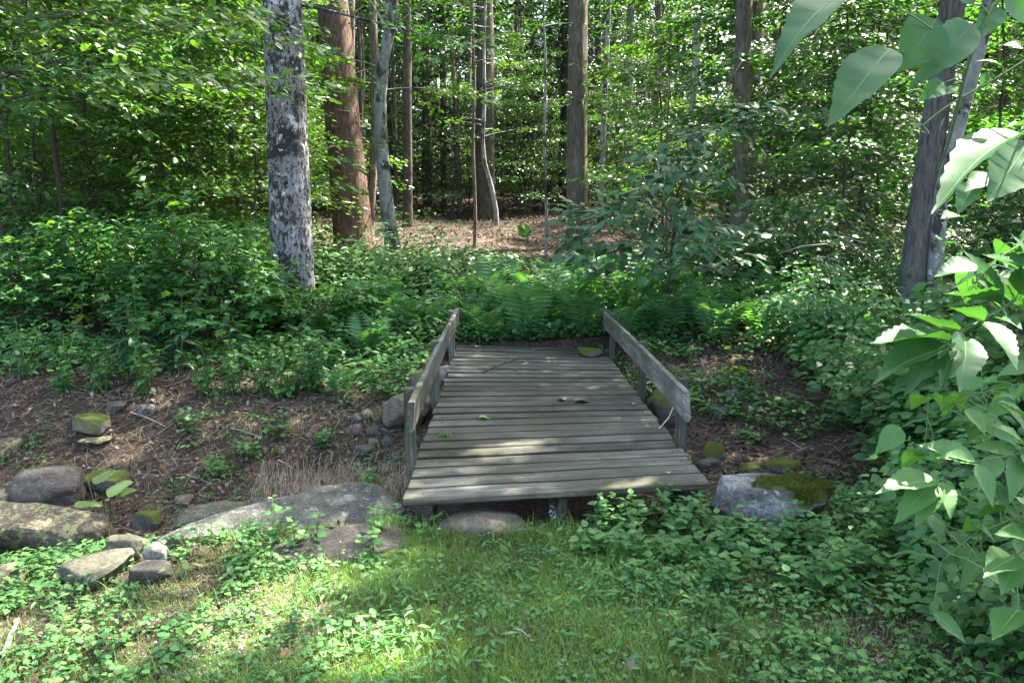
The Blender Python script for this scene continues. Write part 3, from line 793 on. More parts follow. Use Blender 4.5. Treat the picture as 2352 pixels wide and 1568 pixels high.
# ------------------------------------------------------------------ footbridge
YF, YB = 4.33, 9.30                       # front and back of the deck
br = empty('footbridge', (0, 0, 0)); tag(br, 'weathered grey plank footbridge with low board rails over the dry stream', 'footbridge')
xc = lambda y: -.004 * (y - 4.3) + .235   # centre line
c0 = A(925, 1165, YF); 
def deckz(x, y):
    t = (y - YF) / (YB - YF); tw = .045 * (1 - t) - .028 * t
    sag = -.015 * math.sin(PI * t)
    return (x - xc(y)) / .8 * tw + sag
def board(L, W, T, bev=.004, seed=0, seg=24, wob=.0025):
    """plank along X with worn edges, centred, top at z=0"""
    r = random.Random(seed); g = Geo()
    prof = [(-W / 2 + bev, 0), (W / 2 - bev, 0), (W / 2, -bev), (W / 2, -T + bev), (W / 2 - bev, -T), (-W / 2 + bev, -T), (-W / 2, -T + bev), (-W / 2, -bev)]
    V = []
    cup = r.uniform(-.003, .002); ph = r.uniform(0, 6)
    for s in range(seg + 1):
        x = -L / 2 + L * s / seg
        for i, (a, b) in enumerate(prof):
            ya = a + wob * math.sin(x * 5 + ph + i) + wob * .6 * math.sin(x * 13 + i * 2 + ph)
            V.append((x, ya, b + wob * .5 * math.sin(x * 7 + ph * 2 + i)))
        # midpoint dips for cup
    k = len(prof); F_ = []
    for s in range(seg):
        for i in range(k):
            F_.append([s * k + i, s * k + (i + 1) % k, (s + 1) * k + (i + 1) % k, (s + 1) * k + i][::-1])
    g.add(V, F_)
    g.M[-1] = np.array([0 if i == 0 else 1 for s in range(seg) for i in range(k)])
    e = seg * k
    g.F.append(np.array([[0, i, i + 1] for i in range(1, k - 1)])); g.M.append(np.zeros(k - 2, int))
    g.F.append(np.array([[e, e + i + 1, e + i] for i in range(1, k - 1)])); g.M.append(np.zeros(k - 2, int))
    return g
NP = 26
pitch_y = (YB - YF) / NP
rr = random.Random(5)
for i in range(NP):
    yc = YF + pitch_y * (i + .5)
    W = pitch_y - rr.uniform(.018, .028)
    L = 1.665 + rr.uniform(-.012, .02)
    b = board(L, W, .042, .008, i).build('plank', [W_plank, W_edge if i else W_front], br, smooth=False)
    x0 = xc(yc) + rr.uniform(-.008, .008)
    ang = (deckz(x0 + .8, yc) - deckz(x0 - .8, yc)) / 1.6
    b.location = (x0, yc, deckz(x0, yc) + rr.uniform(-.003, .003))
    yaw = (.022 if i < 2 else .010 if i < 6 else 0) * 1.0 + rr.uniform(-.003, .003)
    b.rotation_euler = (rr.uniform(-.012, .012), -math.atan(ang), yaw * .6)
# nail heads
for i in range(12):
    for xo in (-.74, .02, .77):
        yc = YF + pitch_y * (i + .5) + rr.uniform(-.03, .03); x = xc(yc) + xo + rr.uniform(-.015, .015); z = deckz(x, yc) + .0015
        nn = Geo(); nn.tube([(x, yc, z - .01), (x, yc, z + .0025)], [.0065, .0065], 8); nn.build('nail', M_nail, br)
# joists
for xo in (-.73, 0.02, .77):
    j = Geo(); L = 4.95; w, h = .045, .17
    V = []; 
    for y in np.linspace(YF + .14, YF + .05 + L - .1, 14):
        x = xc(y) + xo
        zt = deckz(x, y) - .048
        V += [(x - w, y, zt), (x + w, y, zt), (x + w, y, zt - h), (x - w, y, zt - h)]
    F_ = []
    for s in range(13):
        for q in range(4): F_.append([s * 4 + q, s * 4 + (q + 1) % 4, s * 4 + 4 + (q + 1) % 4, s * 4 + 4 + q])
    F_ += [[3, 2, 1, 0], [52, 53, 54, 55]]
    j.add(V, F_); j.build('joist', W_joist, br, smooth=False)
# short prop under the front edge
def boxmesh(w, d, h, bev=.004):
    bm = bmesh.new(); bmesh.ops.create_cube(bm, size=1)
    for v in bm.verts: v.co = Vector((v.co.x * w, v.co.y * d, v.co.z * h))
    bmesh.ops.bevel(bm, geom=bm.edges[:], offset=bev, segments=2, affect='EDGES')
    me = bpy.data.meshes.new('box'); bm.to_mesh(me); bm.free(); return me
def boxpart(name, w, d, h, mat, parent, loc, rot=(0, 0, 0), bev=.004):
    me = boxmesh(w, d, h, bev); me.materials.append(mat)
    o = bpy.data.objects.new(name, me); C.objects.link(o); o.parent = parent; o.location = loc; o.rotation_euler = rot
    return o
boxpart('prop', .05, .06, .30, W_joist, br, (xc(4.4) + .04, 4.405, -.20), (0, .03, .1))
boxpart('prop', .085, .09, .30, W_joist, br, (xc(4.4) + .735, 4.42, -.21))
# rails and posts
def rail(side, y0, y1, zt0, zt1, th=.04, hh=.185):
    """board on edge, running along y, slightly bowed"""
    n = 30; V = []
    for i in range(n + 1):
        t = i / n; y = y0 + (y1 - y0) * t
        x = xc(y) + side * (.815 + .012 * math.sin(PI * t)) ; z = zt0 + (zt1 - zt0) * t + .002 * math.sin(t * 21)
        e = .006
        lean = side * .012
        for (dx, dz) in ((-th / 2 + e, 0), (th / 2 - e, 0), (th / 2, -e), (th / 2, -hh + e), (th / 2 - e, -hh), (-th / 2 + e, -hh), (-th / 2, -hh + e), (-th / 2, -e)):
            V.append((x + dx + lean * (dz / hh) * -1, y, z + dz + .0015 * math.sin(i * 1.7 + dx * 90)))
    k = 8; F_ = []
    g = Geo()
    for s in range(n):
        for q in range(k): F_.append([s * k + q, s * k + (q + 1) % k, (s + 1) * k + (q + 1) % k, (s + 1) * k + q])
    g.add(V, F_)
    g.F.append(np.array([[0, q + 1, q] for q in range(1, k - 1)])); g.M.append(np.zeros(k - 2, int))
    e = n * k; g.F.append(np.array([[e, e + q, e + q + 1] for q in range(1, k - 1)])); g.M.append(np.zeros(k - 2, int))
    return g.build('rail', W_rail, br, smooth=False)
rail(-1, 4.66, 9.05, .425, .47)
rail(1, 4.86, 9.15, .445, .42)
POSTS = {-1: (4.98, 6.75, 8.75), 1: (5.20, 6.80, 8.80)}
for sd, ys in POSTS.items():
    for q, y in enumerate(ys):
        x = xc(y) + sd * .862
        h = .56
        ztop = (.425 + .045 * (y - 4.66) / 4.4) if sd < 0 else (.445 - .025 * (y - 4.86) / 4.3)
        po = boxpart('post', .062, .085, h, W_post, br, (x, y, ztop + .015 - h / 2), (rr.uniform(-.02, .02), rr.uniform(-.015, .015), rr.uniform(-.03, .03)), .005)
        for dz in (.05, .12):
            nl_ = Geo(); nl_.tube([(x - sd * .032 - sd * .045, y, ztop - dz), (x - sd * .032 - sd * .049, y, ztop - dz)], [.006, .006], 8); nl_.build('bolt', M_nail, br)

# ------------------------------------------------------------------ rocks
def rock(name, label, loc, dims, rz, seed, mat, cuts=5, rough=.12, sub=4, group=None, tilt=(0, 0), cat='rock', sharp=.55, box=.8, top=None):
    rs = random.Random(seed)
    bm = bmesh.new(); bmesh.ops.create_icosphere(bm, subdivisions=sub, radius=1)
    planes = []
    for _ in range(cuts):
        d = Vector((rs.gauss(0, 1), rs.gauss(0, 1), rs.gauss(0, .8))).normalized(); planes.append((d, rs.uniform(.55, .82)))
    if cuts > 2: planes.append((Vector((rs.uniform(-.2, .2), rs.uniform(-.2, .2), 1)).normalized(), top or rs.uniform(.5, .7)))
    if cuts <= 2 and box > .75: box = .95
    off = Vector((seed * 3.1, seed * 1.7, seed * .9))
    for v in bm.verts:
        c = Vector([math.copysign(abs(q) ** box, q) for q in v.co])
        c *= 1 + rough * mnoise.noise(c * 1.3 + off) * 2
        for d, h in planes:
            q = c.dot(d)
            if q > h: c -= d * (q - h) * (1 - .25 * (1 - sharp))
        c *= 1 + .05 * mnoise.noise(c * 4 + off) + .022 * mnoise.noise(c * 11 + off)
        v.co = c
    for ax in range(3):
        lo = min(v.co[ax] for v in bm.verts); hi = max(v.co[ax] for v in bm.verts)
        for v in bm.verts: v.co[ax] = ((v.co[ax] - lo) / (hi - lo) * 2 - 1) * dims[ax]
    me = bpy.data.meshes.new(name); bm.to_mesh(me); bm.free()
    for p_ in me.polygons: p_.use_smooth = True
    me.materials.append(mat)
    o = bpy.data.objects.new(name, me); C.objects.link(o)
    o.location = loc; o.rotation_euler = (tilt[0], tilt[1], rz)
    return tag(o, label, cat, group)
def rock_px(name, label, u0, u1, v0, v1, mat, seed, depth=.7, rz=0., dz=0., tilt=(0, 0), cuts=5, rough=.12, group=None, Y=None, sub=4, box=.8, flat=None):
    """rock whose outline spans these columns and rows; stands on the ground at its foot"""
    uc = (u0 + u1) / 2; ft = G(uc, v1) if Y is None else A(uc, v1, Y)
    d = ft[1]; w = (u1 - u0) / 1900 * d; 
    dd = w * depth
    d2 = d + dd * .45
    top = A(uc, v0, d2 + dd * .1)
    w = (u1 - u0) / 1900 * d2
    zb = tz(ft[0], d2) - .04
    hgt = max(top[2] - zb, .05) 
    c = A(uc, v1, d2)
    return rock(name, label, (c[0], d2, zb + hgt * .42 + dz), (w / 2 * 1.03, dd / 2 * 1.1, hgt * .60), rz, seed, mat, cuts, rough, sub, group, tilt, box=box, top=flat)
RK = 'stones along the dry stream'
rock_px('boulder', 'rounded grey boulder at the far side of the stream bed, left edge', 30, 200, 1068, 1172, R_grey, 3, .8, .2, cuts=2, rough=.10, group=RK, sub=5)
rock_px('boulder', 'long flat-topped boulder, brown above and yellow-green at its right end', -60, 262, 1160, 1290, R_brown, 8, .5, .05, cuts=3, rough=.08, group=RK, sub=5, box=.55)
rock_px('rock', 'low olive grey stone below the long boulder', 118, 300, 1278, 1350, R_olive, 11, .7, -.1, cuts=6, group=RK, box=.7, flat=.4, tilt=(.1, 0))
rock_px('rock', 'small pale rounded stone beside the big lichen slab', 336, 390, 1243, 1300, R_granite, 13, .9, 0, cuts=2, group=RK)
rock_px('rock', 'olive stone leaning against the upper left of the lichen slab', 393, 575, 1158, 1225, R_olive, 17, .6, .1, group=RK)
rock('rock', 'large low dark grey slab with white lichen left of the footbridge', (-1.40, 4.72, -.535), (.80, .45, .24), .72, 21, R_slab, 6, .10, 5, RK, (.05, -.02), box=.7, top=.42)
rock('rock', 'flat tan stone step lying in the grass beside the footbridge', (-.92, 4.10, -.27), (.40, .21, .09), .30, 25, R_grey, 5, .06, 4, RK, (.04, 0), box=.6, top=.4)
rock_px('rock', 'small dark wet stone between the boulders and the slab', 308, 375, 1172, 1222, R_moss, 28, .8, 0, group=RK)
rock_px('rock', 'flat grey-green stone wedged beside the long boulder end', 250, 345, 1228, 1290, R_olive, 31, .7, .3, group=RK)
rock_px('rock', 'mossy dark stone at the top of the cut bank', 165, 255, 952, 1008, R_moss, 33, .8, .1, group=RK)
rock_px('rock', 'small grey stone on the dirt bank under the leaves', 248, 290, 922, 952, R_grey, 35, .8, 0, group=RK)
rock_px('rock', 'small pale stone on the dirt bank right of the grey one', 322, 358, 928, 958, R_granite, 36, .8, 0, group=RK)
rock_px('rock', 'sloping stone half buried below the mossy dark stone', 185, 262, 1003, 1035, R_brown, 39, .8, 0, group=RK)
rock_px('boulder', 'pale pinkish boulder against the left side of the footbridge', 882, 1000, 905, 1005, R_pink, 41, .9, .3, cuts=5, group=RK, dz=.02)
rock_px('rock', 'mossy brown stone behind the left rail', 935, 1010, 850, 900, R_moss, 43, .9, .3, group=RK)
rock_px('rock', 'light stone between the left posts', 990, 1035, 838, 880, R_granite, 44, .9, .3, group=RK)
for (a_, b_, c__, d__, m__, lb_) in ((-40, 62, 1300, 1362, R_brown, 'dark brown stone in the gap under the left end of the long boulder'), (196, 300, 1082, 1142, R_moss, 'half-hidden stone behind the large pale leaves'), (-30, 40, 1128, 1175, R_pink, 'pale stone at the left edge above the long boulder'),
        (300, 400, 1290, 1345, R_grey, 'flat grey stone sunk in the weeds right of the low olive stone'), (375, 420, 1222, 1262, R_olive, 'small yellowish stone wedged at the left tip of the lichen slab'), (-40, 50, 1010, 1068, R_brown, 'dark stone in the shaded cut bank at the left edge')):
    rock_px('rock', lb_, a_, b_, c__, d__, m__, int(abs(a_)) + 7, .8, .2, group=RK)
CB = [(800, 838, 972, 1002, R_grey, 'round grey cobble leftmost of the cobbles by the bridge'), (838, 878, 975, 1000, R_grey, 'dark round cobble right of the leftmost one'),
      (828, 862, 938, 962, R_brown, 'brown cobble above the pair of round cobbles'), (806, 832, 948, 970, R_slab, 'smallest dark cobble above the leftmost one'),
      (878, 908, 1002, 1030, R_grey, 'angular grey cobble below the pink boulder'), (845, 873, 1006, 1026, R_olive, 'olive cobble left of the angular one'), (895, 925, 1040, 1065, R_slab, 'wet dark cobble beside the near left post')]
for i, (a, b, c_, d_, m_, lb) in enumerate(CB): rock_px('cobble', lb, a, b, c_, d_, m_, 50 + i, .9, i, cuts=2, group='cobbles left of the footbridge', sub=3)
rock_px('boulder', 'white granite boulder with a moss cap at the right end of the bridge', 1628, 1905, 1092, 1225, R_mossg, 61, .7, -.25, cuts=6, rough=.14, group=RK, sub=5)
rock_px('rock', 'moss-covered stone beside the right side of the deck', 1482, 1570, 872, 985, R_moss, 63, 1.0, .2, cuts=2, group=RK)
rock_px('rock', 'pale boulder lying under the front edge of the deck', 1000, 1225, 1150, 1232, R_pink, 66, .6, .0, cuts=2, rough=.06, group=RK, dz=-.05)
rock_px('rock', 'dark smooth stone on the right dirt bank above the boulder', 1683, 1735, 1042, 1065, R_grey, 68, .9, 0, cuts=1, group=RK, sub=3)
rock_px('rock', 'mossy lump between the deck and the boulder', 1612, 1665, 1015, 1065, R_moss, 69, .9, 0, cuts=1, group=RK, sub=3)
rock_px('rock', 'small moss cushion stone touching the top of the boulder', 1695, 1750, 1060, 1085, R_moss, 70, .9, 0, cuts=1, group=RK, sub=3)
rock_px('rock', 'flat grey stone on the bank right of the near right post', 1655, 1700, 893, 935, R_slab, 71, .9, 0, group=RK, sub=3)
rock_px('rock', 'buried stone below the granite boulder among the seedlings', 1715, 1800, 1210, 1262, R_brown, 73, .8, 0, group=RK)
rock_px('rock', 'flat reddish stone set in the gravel at the bottom left', 630, 680, 1495, 1515, rock_mat('reddish_stone', [(.12, .05, .035), (.2, .09, .06), (.26, .14, .1)], (.3, .2, .16), .66), 75, .8, .3, group=RK, sub=3)
rr2 = random.Random(9)
ZR = [(-3.9, 6.3), (-3.2, 5.9), (-2.6, 6.3), (-1.9, 6.1), (-1.3, 5.9), (-3.5, 4.9), (-2.4, 5.1), (1.3, 5.9), (1.6, 6.5), (2.1, 6.2), (1.2, 7.2), (1.9, 7.4), (-1.25, 6.9), (-1.6, 5.3)]
ZL = ['at the far left of the stream bed', 'behind the rounded grey boulder', 'in the middle of the stream bed', 'below the dirt bank', 'in the shadow beside the deck', 'behind the long boulder', 'above the olive stone',
      'in the moss right of the deck', 'below the right rail', 'on the right bank', 'by the middle right post', 'on the bank behind the right rail', 'behind the pink boulder', 'behind the lichen slab']
for i, ((x, y), zl) in enumerate(zip(ZR, ZL)):
    s = rr2.uniform(.07, .14)
    rock('rock', 'small %s stone %s' % (['grey', 'mossy', 'brown', 'dark'][i % 4], zl), (x, y, tz(x, y) + s * .15), (s * 1.3, s, s * .6), rr2.uniform(0, 3), 90 + i, [R_grey, R_moss, R_brown, R_slab][i % 4], 3, .12, 3, RK)
# moss cushions with real thickness on the granite boulder
bo = next(o for o in C.objects if o.get('label', '').startswith('white granite boulder'))
mv = np.array([v.co[:] for v in bo.data.vertices]); mn_ = np.array([v.normal[:] for v in bo.data.vertices])
pk = np.nonzero((mn_[:, 2] + 2.6 * mv[:, 0] + vnoise(mv[:, 0], mv[:, 1], 9, 5) * .6 > 1.05) & (mn_[:, 2] > .0))[0]
g = Geo(); ii = pk[R.randint(len(pk), size=9000)] if len(pk) else []
if len(ii):
    P = mv[ii] + R.normal(size=(9000, 3)) * .006; g.scatter(T_tiny, P, frames(mn_[ii] + R.normal(size=P.shape) * .5, R.normal(size=P.shape), R.uniform(.006, .016, 9000)))
    g.build('moss', leaf_mat('moss_tufts', [(.05, .072, .012), (.085, .11, .018), (.12, .14, .026)], .2, .7, .2), bo, smooth=False)
# the stone on the far corner of the deck
rock('rock', 'jagged grey lichen stone lying on the far right corner of the deck', (A(1364, 803, 8.75)[0], 8.8, .030), (.15, .12, .035), .4, 77, R_moss, 7, .2, 4, None, (.12, .05))
# ------------------------------------------------------------------ scatter on the ground
def scatter_xy(n, x0, x1, y0, y1):
    return R.uniform(x0, x1, n), R.uniform(y0, y1, n)
def off_deck(x, y): return ~((np.abs(x - (.235 - .004 * (y - 4.3))) < .88) & (y > 4.28) & (y < 9.36))
ROCKC = [(o.location.x, o.location.y, max(o.dimensions.x, .1) * .42, max(o.dimensions.y, .1) * .42) for o in C.objects if o.name.split('.')[0] in ('rock', 'boulder')]
def off_rock(x, y, k=1.0):
    m = np.ones(len(x), bool)
    for a, b, rx, ry in ROCKC: m &= (((x - a) / rx / k) ** 2 + ((y - b) / ry / k) ** 2 > 1)
    return m
bpy.context.view_layer.update()
ROCKC = [(o.location.x, o.location.y, max(o.dimensions.x, .1) * .44, max(o.dimensions.y, .1) * .44) for o in C.objects if o.name.split('.')[0] in ('rock', 'boulder')]
ROCKC += [(-1.85, 4.35, .25, .22), (-1.65, 4.52, .34, .30), (-1.38, 4.72, .38, .33), (-1.1, 4.98, .32, .28), (-.9, 4.12, .30, .16), (-.82, 4.85, .15, .2)]
def gnorm(x, y):
    e = .04; return unit(np.stack([-(terrain(x + e, y) - terrain(x - e, y)) / (2 * e), -(terrain(x, y + e) - terrain(x, y - e)) / (2 * e), np.ones(len(x))], 1))
# leaf litter
g = Geo()
for n, x0, x1, y0, y1, s0, s1 in ((30000, -5.5, 5, 4.3, 9.3, .015, .065), (9000, -3.4, 3.4, 2.2, 4.6, .008, .028), (900, -3.4, 3.4, 2.2, 4.6, .03, .06), (42000, -16, 16, 12.5, 32, .05, .12), (9000, -9, 9, 9.3, 13, .03, .07)):
    x, y = scatter_xy(n, x0, x1, y0, y1); k = off_deck(x, y) & off_rock(x, y, .9); x, y = x[k], y[k]
    P = np.stack([x, y, terrain(x, y) + .004 + R.uniform(0, .012, len(x)) * (1 + y / 15)], 1); nm = gnorm(x, y) + R.normal(size=P.shape) * .22
    ax = R.normal(size=P.shape); g.scatter(T_tiny, P, frames(ax, nm, R.uniform(s0, s1, len(x))))
tag(g.build('leaf_litter', L_litter, smooth=False), 'brown fallen leaves and bark scraps on the banks and forest floor', 'leaf litter', kind='stuff')
# pine needles and twigs on the banks
g = Geo()
T_stick = (np.array([[-.012, 0, 0], [.012, 0, 0], [.010, 1, .03], [-.010, 1, .03], [0, .5, .03]]), [np.array([[0, 1, 4], [1, 2, 4], [2, 3, 4], [3, 0, 4]])])
for n, x0, x1, y0, y1, s0, s1 in ((13000, -5, 4.5, 4.4, 9.2, .05, .2), (2500, -3, 3, 2.2, 4.4, .04, .1), (2500, -8, 8, 13, 24, .2, .6)):
    x, y = scatter_xy(n, x0, x1, y0, y1); k = off_deck(x, y) & off_rock(x, y, .8); x, y = x[k], y[k]
    P = np.stack([x, y, terrain(x, y) + .008 + R.uniform(0, .015, len(x))], 1); nm = gnorm(x, y) + R.normal(size=P.shape) * .1
    ax = R.normal(size=P.shape); ax[:, 2] *= .12; ax[:, 2] -= 0; sl = gnorm(x, y); ax = ax - sl * np.sum(ax * sl, 1)[:, None] * .9
    g.scatter(T_stick, P, frames(ax, nm, R.uniform(s0, s1, len(x))))
tag(g.build('pine_needles', L_dry, smooth=False), 'dry needles and fine twigs strewn over the banks', 'dry debris', kind='stuff')
# gravel
g = Geo()
ico = bmesh.new(); bmesh.ops.create_icosphere(ico, subdivisions=1, radius=.5); T_peb = (np.array([v.co[:] for v in ico.verts]), [np.array([[v.index for v in f.verts] for f in ico.faces])]); ico.free()
def patch(n, cx, cy, sx, sy): return R.normal(size=n) * sx + cx, R.normal(size=n) * sy + cy
for (n, cx, cy, sx, sy) in ((2600, *G(690, 1400)[:2], .30, .22), (900, *G(560, 1500)[:2], .25, .15), (1600, *G(1850, 1480)[:2], .45, .18), (500, *G(640, 1210)[:2], .12, .08), (250, *G(1300, 1440)[:2], .3, .15), (900, 0, 3.2, 1.6, .7)):
    x, y = patch(n, cx, cy, sx, sy); k = off_deck(x, y) & off_rock(x, y, .9); x, y = x[k], y[k]
    P = np.stack([x, y, terrain(x, y) + .001], 1); mt = frames(R.normal(size=P.shape) + [0, 0, 0], R.normal(size=P.shape), R.uniform(.006, .02, len(x))); mt[:, 2, :] *= .6
    g.scatter(T_peb, P, mt)
m_, n_, l_, bs_, out_ = nt('gravel_stone'); ge = n_.new('ShaderNodeNewGeometry'); r_ = ramp(n_, [(0, (.05, .04, .03)), (.5, (.13, .105, .08)), (.8, (.21, .175, .14)), (1, (.34, .30, .25))]); l_.new(ge.outputs['Random Per Island'], r_.inputs[0]); l_.new(r_.outputs[0], bs_.inputs['Base Color']); bs_.inputs['Roughness'].default_value = .8
tag(g.build('gravel', m_, smooth=False), 'fine grey gravel showing through the grass', 'gravel', kind='stuff')
# grass
def blades(n, x, y, h0, h1, w, g, m=0, lean=.5):
    n = len(x); P = np.stack([x, y, terrain(x, y) - .003], 1); h = R.uniform(h0, h1, n)
    a = R.uniform(0, 2 * PI, n); L = R.uniform(.15, 1, n) * lean; dx = np.cos(a); dy = np.sin(a)
    pts = []
    for t, ww in ((0, 1), (.45, .85), (.8, .5)):
        c = P + np.stack([dx * L * h * t * t, dy * L * h * t * t, h * t * (1 - .25 * L * t)], 1)
        sd = np.stack([-dy, dx, 0 * dx], 1) * (w * ww)
        pts += [c - sd, c + sd]
    tip = P + np.stack([dx * L * h, dy * L * h, h * (1 - .3 * L)], 1)
    V = np.stack(pts + [tip], 1).reshape(-1, 3); o = (np.arange(n) * 7)[:, None, None]
    g.F.append((np.array([[0, 1, 3, 2], [2, 3, 5, 4]])[None] + o).reshape(-1, 4) + g.n); g.M.append(np.full(2 * n, m))
    g.F.append((np.array([[4, 5, 6]])[None] + o).reshape(-1, 3) + g.n); g.M.append(np.full(n, m))
    g.V.append(V); g.n += 7 * n
def dens(x, y):
    """how grassy the near bank is, 0..1"""
    c = np.exp(-((x - .05) / .95) ** 2) * (y < 4.5) + .9 * np.exp(-(((x + .9) / .8) ** 2 + ((y - 2.7) / .6) ** 2))
    c = c * (.75 + .6 * vnoise(x, y, 2.2, 31)) + .12
    return np.clip(c, 0, 1)
g = Geo(); x, y = scatter_xy(420000, -2.6, 2.4, 2.0, 4.65); k = (R.uniform(size=len(x)) < dens(x, y)) & off_deck(x, y) & off_rock(x, y, .95); x, y = x[k], y[k]
blades(0, x, y, .012, .045, .0013, g, 0, .9)
x, y = scatter_xy(9000, -2.2, 2.0, 2.0, 4.7); k = (R.uniform(size=len(x)) < dens(x, y) * .9) & off_deck(x, y) & off_rock(x, y); blades(0, x[k], y[k], .06, .14, .0016, g, 0, .9)
x = R.uniform(-.75, 1.0, 900); y = R.uniform(4.2, 4.42, 900); k = off_deck(x, y); blades(0, x[k], y[k], .05, .16, .0018, g, 0, .7)
x, y = scatter_xy(13000, -2.2, 2.4, 2.0, 4.6); k = (R.uniform(size=len(x)) < dens(x, y)) & off_deck(x, y) & off_rock(x, y); blades(0, x[k], y[k], .012, .05, .001, g, 1, 1.2)
x, y = scatter_xy(5000, -4.2, 4.2, 4.6, 9.2); k = (vnoise(x, y, 1.5, 40) > .25) & off_deck(x, y) & off_rock(x, y); blades(0, x[k], y[k], .04, .14, .0022, g, 0, .9)
tag(g.build('grass', [L_grass, L_dry], smooth=False), 'short green grass of the near bank with dry blades', 'grass', kind='stuff')
# hanging dead grass on the far stream bank
g = Geo(); x = R.uniform(-2.1, -.75, 1500); y = 6.55 + R.normal(size=1500) * .12
P = np.stack([x, y, terrain(x, y) + .03], 1); ax = np.stack([R.normal(size=1500) * .25, np.full(1500, -.7), np.full(1500, -.8) + R.normal(size=1500) * .2], 1)
g.scatter(T_stick, P + [0, 0, .03], frames(ax, rdir(1500, .2) + [0, -1, 0], R.uniform(.12, .3, 1500)))
tag(g.build('dead_grass', L_dry, smooth=False), 'curtain of dead straw hanging over the bank behind the lichen slab', 'dead grass', kind='stuff')

# ground cover rosettes: stems with a few leaves
def rosettes(x, y, g, tm, h0, h1, l0, l1, kmin=3, kmax=6, m=0, spread=.8, stem=1):
    for k in range(kmin, kmax + 1):
        pass
    n = len(x); K = R.randint(kmin, kmax + 1, n); idx = np.repeat(np.arange(n), K); N_ = len(idx)
    h = R.uniform(h0, h1, n)[idx] * R.uniform(.55, 1.1, N_); a = R.uniform(0, 2 * PI, N_); L = R.uniform(l0, l1, N_)
    r_ = h * R.uniform(.1, spread, N_)
    B = np.stack([x[idx], y[idx], terrain(x[idx], y[idx])], 1); P = B + np.stack([np.cos(a) * r_, np.sin(a) * r_, h], 1)
    ax = np.stack([np.cos(a), np.sin(a), R.uniform(-.35, .15, N_)], 1)
    g.scatter(tm, P, frames(ax, rdir(N_, .3), L), m)
    if stem:
        d = P - B; ln = np.linalg.norm(d, axis=1); mt = frames(d, R.normal(size=d.shape), ln); mt[:, :, 0] *= .12 / np.maximum(ln[:, None], .05) * .8; mt[:, :, 2] *= .3
        g.scatter(T_stick, B, mt, stem)
g = Geo()
x, y = scatter_xy(5200, -3.6, -.35, 2.0, 5.0); k = (vnoise(x, y, 1.6, 51) > -.15) & (vnoise(x, y, 4.5, 52) > -.4) & off_rock(x, y, .95); k &= R.uniform(size=len(x)) < np.clip(.2 + (-x - .4) * .6, 0, .8) * (1 - .6 * np.exp(-(((x + 1.9) / .5) ** 2 + ((y - 2.6) / .4) ** 2))) * (1 - .85 * np.exp(-(((x + .95) / .32) ** 2 + ((y - 3.35) / .25) ** 2)))
rosettes(x[k], y[k], g, T_round, .02, .09, .014, .040)
x, y = scatter_xy(7200, .35, 4.2, 2.0, 5.2); k = (vnoise(x, y, 1.7, 53) > -.3) & (vnoise(x, y, 5, 54) > -.45) & off_rock(x, y, .9) & off_deck(x, y); k &= R.uniform(size=len(x)) < np.clip(.25 + (x - .5) * .9, 0, 1)
rosettes(x[k], y[k], g, T_oval, .02, .12, .018, .046, 3, 7)
x, y = scatter_xy(2600, -1.4, 1.8, 2.0, 4.3); k = vnoise(x, y, 2.4, 57) > 0; rosettes(x[k], y[k], g, T_round, .012, .04, .012, .028)
x, y = scatter_xy(3600, -3.6, 4.0, 2.0, 5.0); k = (vnoise(x, y, 2.0, 58) > .05) & off_rock(x, y) & off_deck(x, y) & (R.uniform(size=len(x)) < np.clip(np.abs(x) * .6, .05, 1)); rosettes(x[k], y[k], g, T_lobed, .03, .12, .02, .042, 2, 4)
x, y = scatter_xy(3600, -3.6, 4.0, 2.0, 5.0); k = (vnoise(x, y, 2.0, 59) > .05) & off_rock(x, y) & off_deck(x, y); rosettes(x[k], y[k], g, T_long, .02, .10, .03, .06, 3, 6)
tag(g.build('ground_cover', [L_cover, B_stem], smooth=False), 'low broad-leaved weeds carpeting both near banks', 'ground cover', kind='stuff')
g = Geo()
x, y = scatter_xy(2400, -5.5, 5, 5.0, 9.0); k = (vnoise(x, y, 1.2, 61) > .18) & off_rock(x, y) & off_deck(x, y); rosettes(x[k], y[k], g, T_long, .04, .13, .03, .06, 3, 7)
x, y = scatter_xy(1500, 1.1, 4.5, 6.8, 9.4); k = (vnoise(x, y, 1.6, 66) > .15) & off_deck(x, y) & off_rock(x, y); rosettes(x[k], y[k], g, T_oval, .05, .2, .04, .08, 3, 6)
x, y = scatter_xy(700, -1.3, 1.9, 9.4, 10.2); rosettes(x, y, g, T_oval, .05, .22, .04, .08, 3, 6)
x, y = scatter_xy(1300, -6.5, -.9, 7.5, 9.0); k = (vnoise(x, y, 1.5, 68) + (y - 8.2) * 1.2 > .1); rosettes(x[k], y[k], g, T_oval, .05, .24, .04, .085, 3, 6)
tag(g.build('bank_weeds', [L_herb, B_stem], smooth=False), 'scattered green seedlings on the dirt banks', 'weeds', kind='stuff')
# undergrowth belt behind the stream
def belt(n, x0, x1, y0, y1, hf, tm, l0, l1, g, km=(5, 10), keepf=None):
    x, y = scatter_xy(n, x0, x1, y0, y1)
    if keepf is not None: k = keepf(x, y); x, y = x[k], y[k]
    k = off_deck(x, y); x, y = x[k], y[k]
    n = len(x); K = R.randint(km[0], km[1], n); idx = np.repeat(np.arange(n), K); M_ = len(idx)
    h = hf(x, y)[idx] * R.uniform(.25, 1.05, M_); a = R.uniform(0, 2 * PI, M_); rr_ = R.uniform(.02, .16, M_)
    P = np.stack([x[idx] + np.cos(a) * rr_, y[idx] + np.sin(a) * rr_, terrain(x[idx], y[idx]) + h], 1)
    ax = np.stack([np.cos(a), np.sin(a), R.uniform(-.5, .25, M_)], 1)
    g.scatter(tm, P, frames(ax, rdir(M_, .38) + np.array([0, -.45, 0]), R.uniform(l0, l1, M_)))
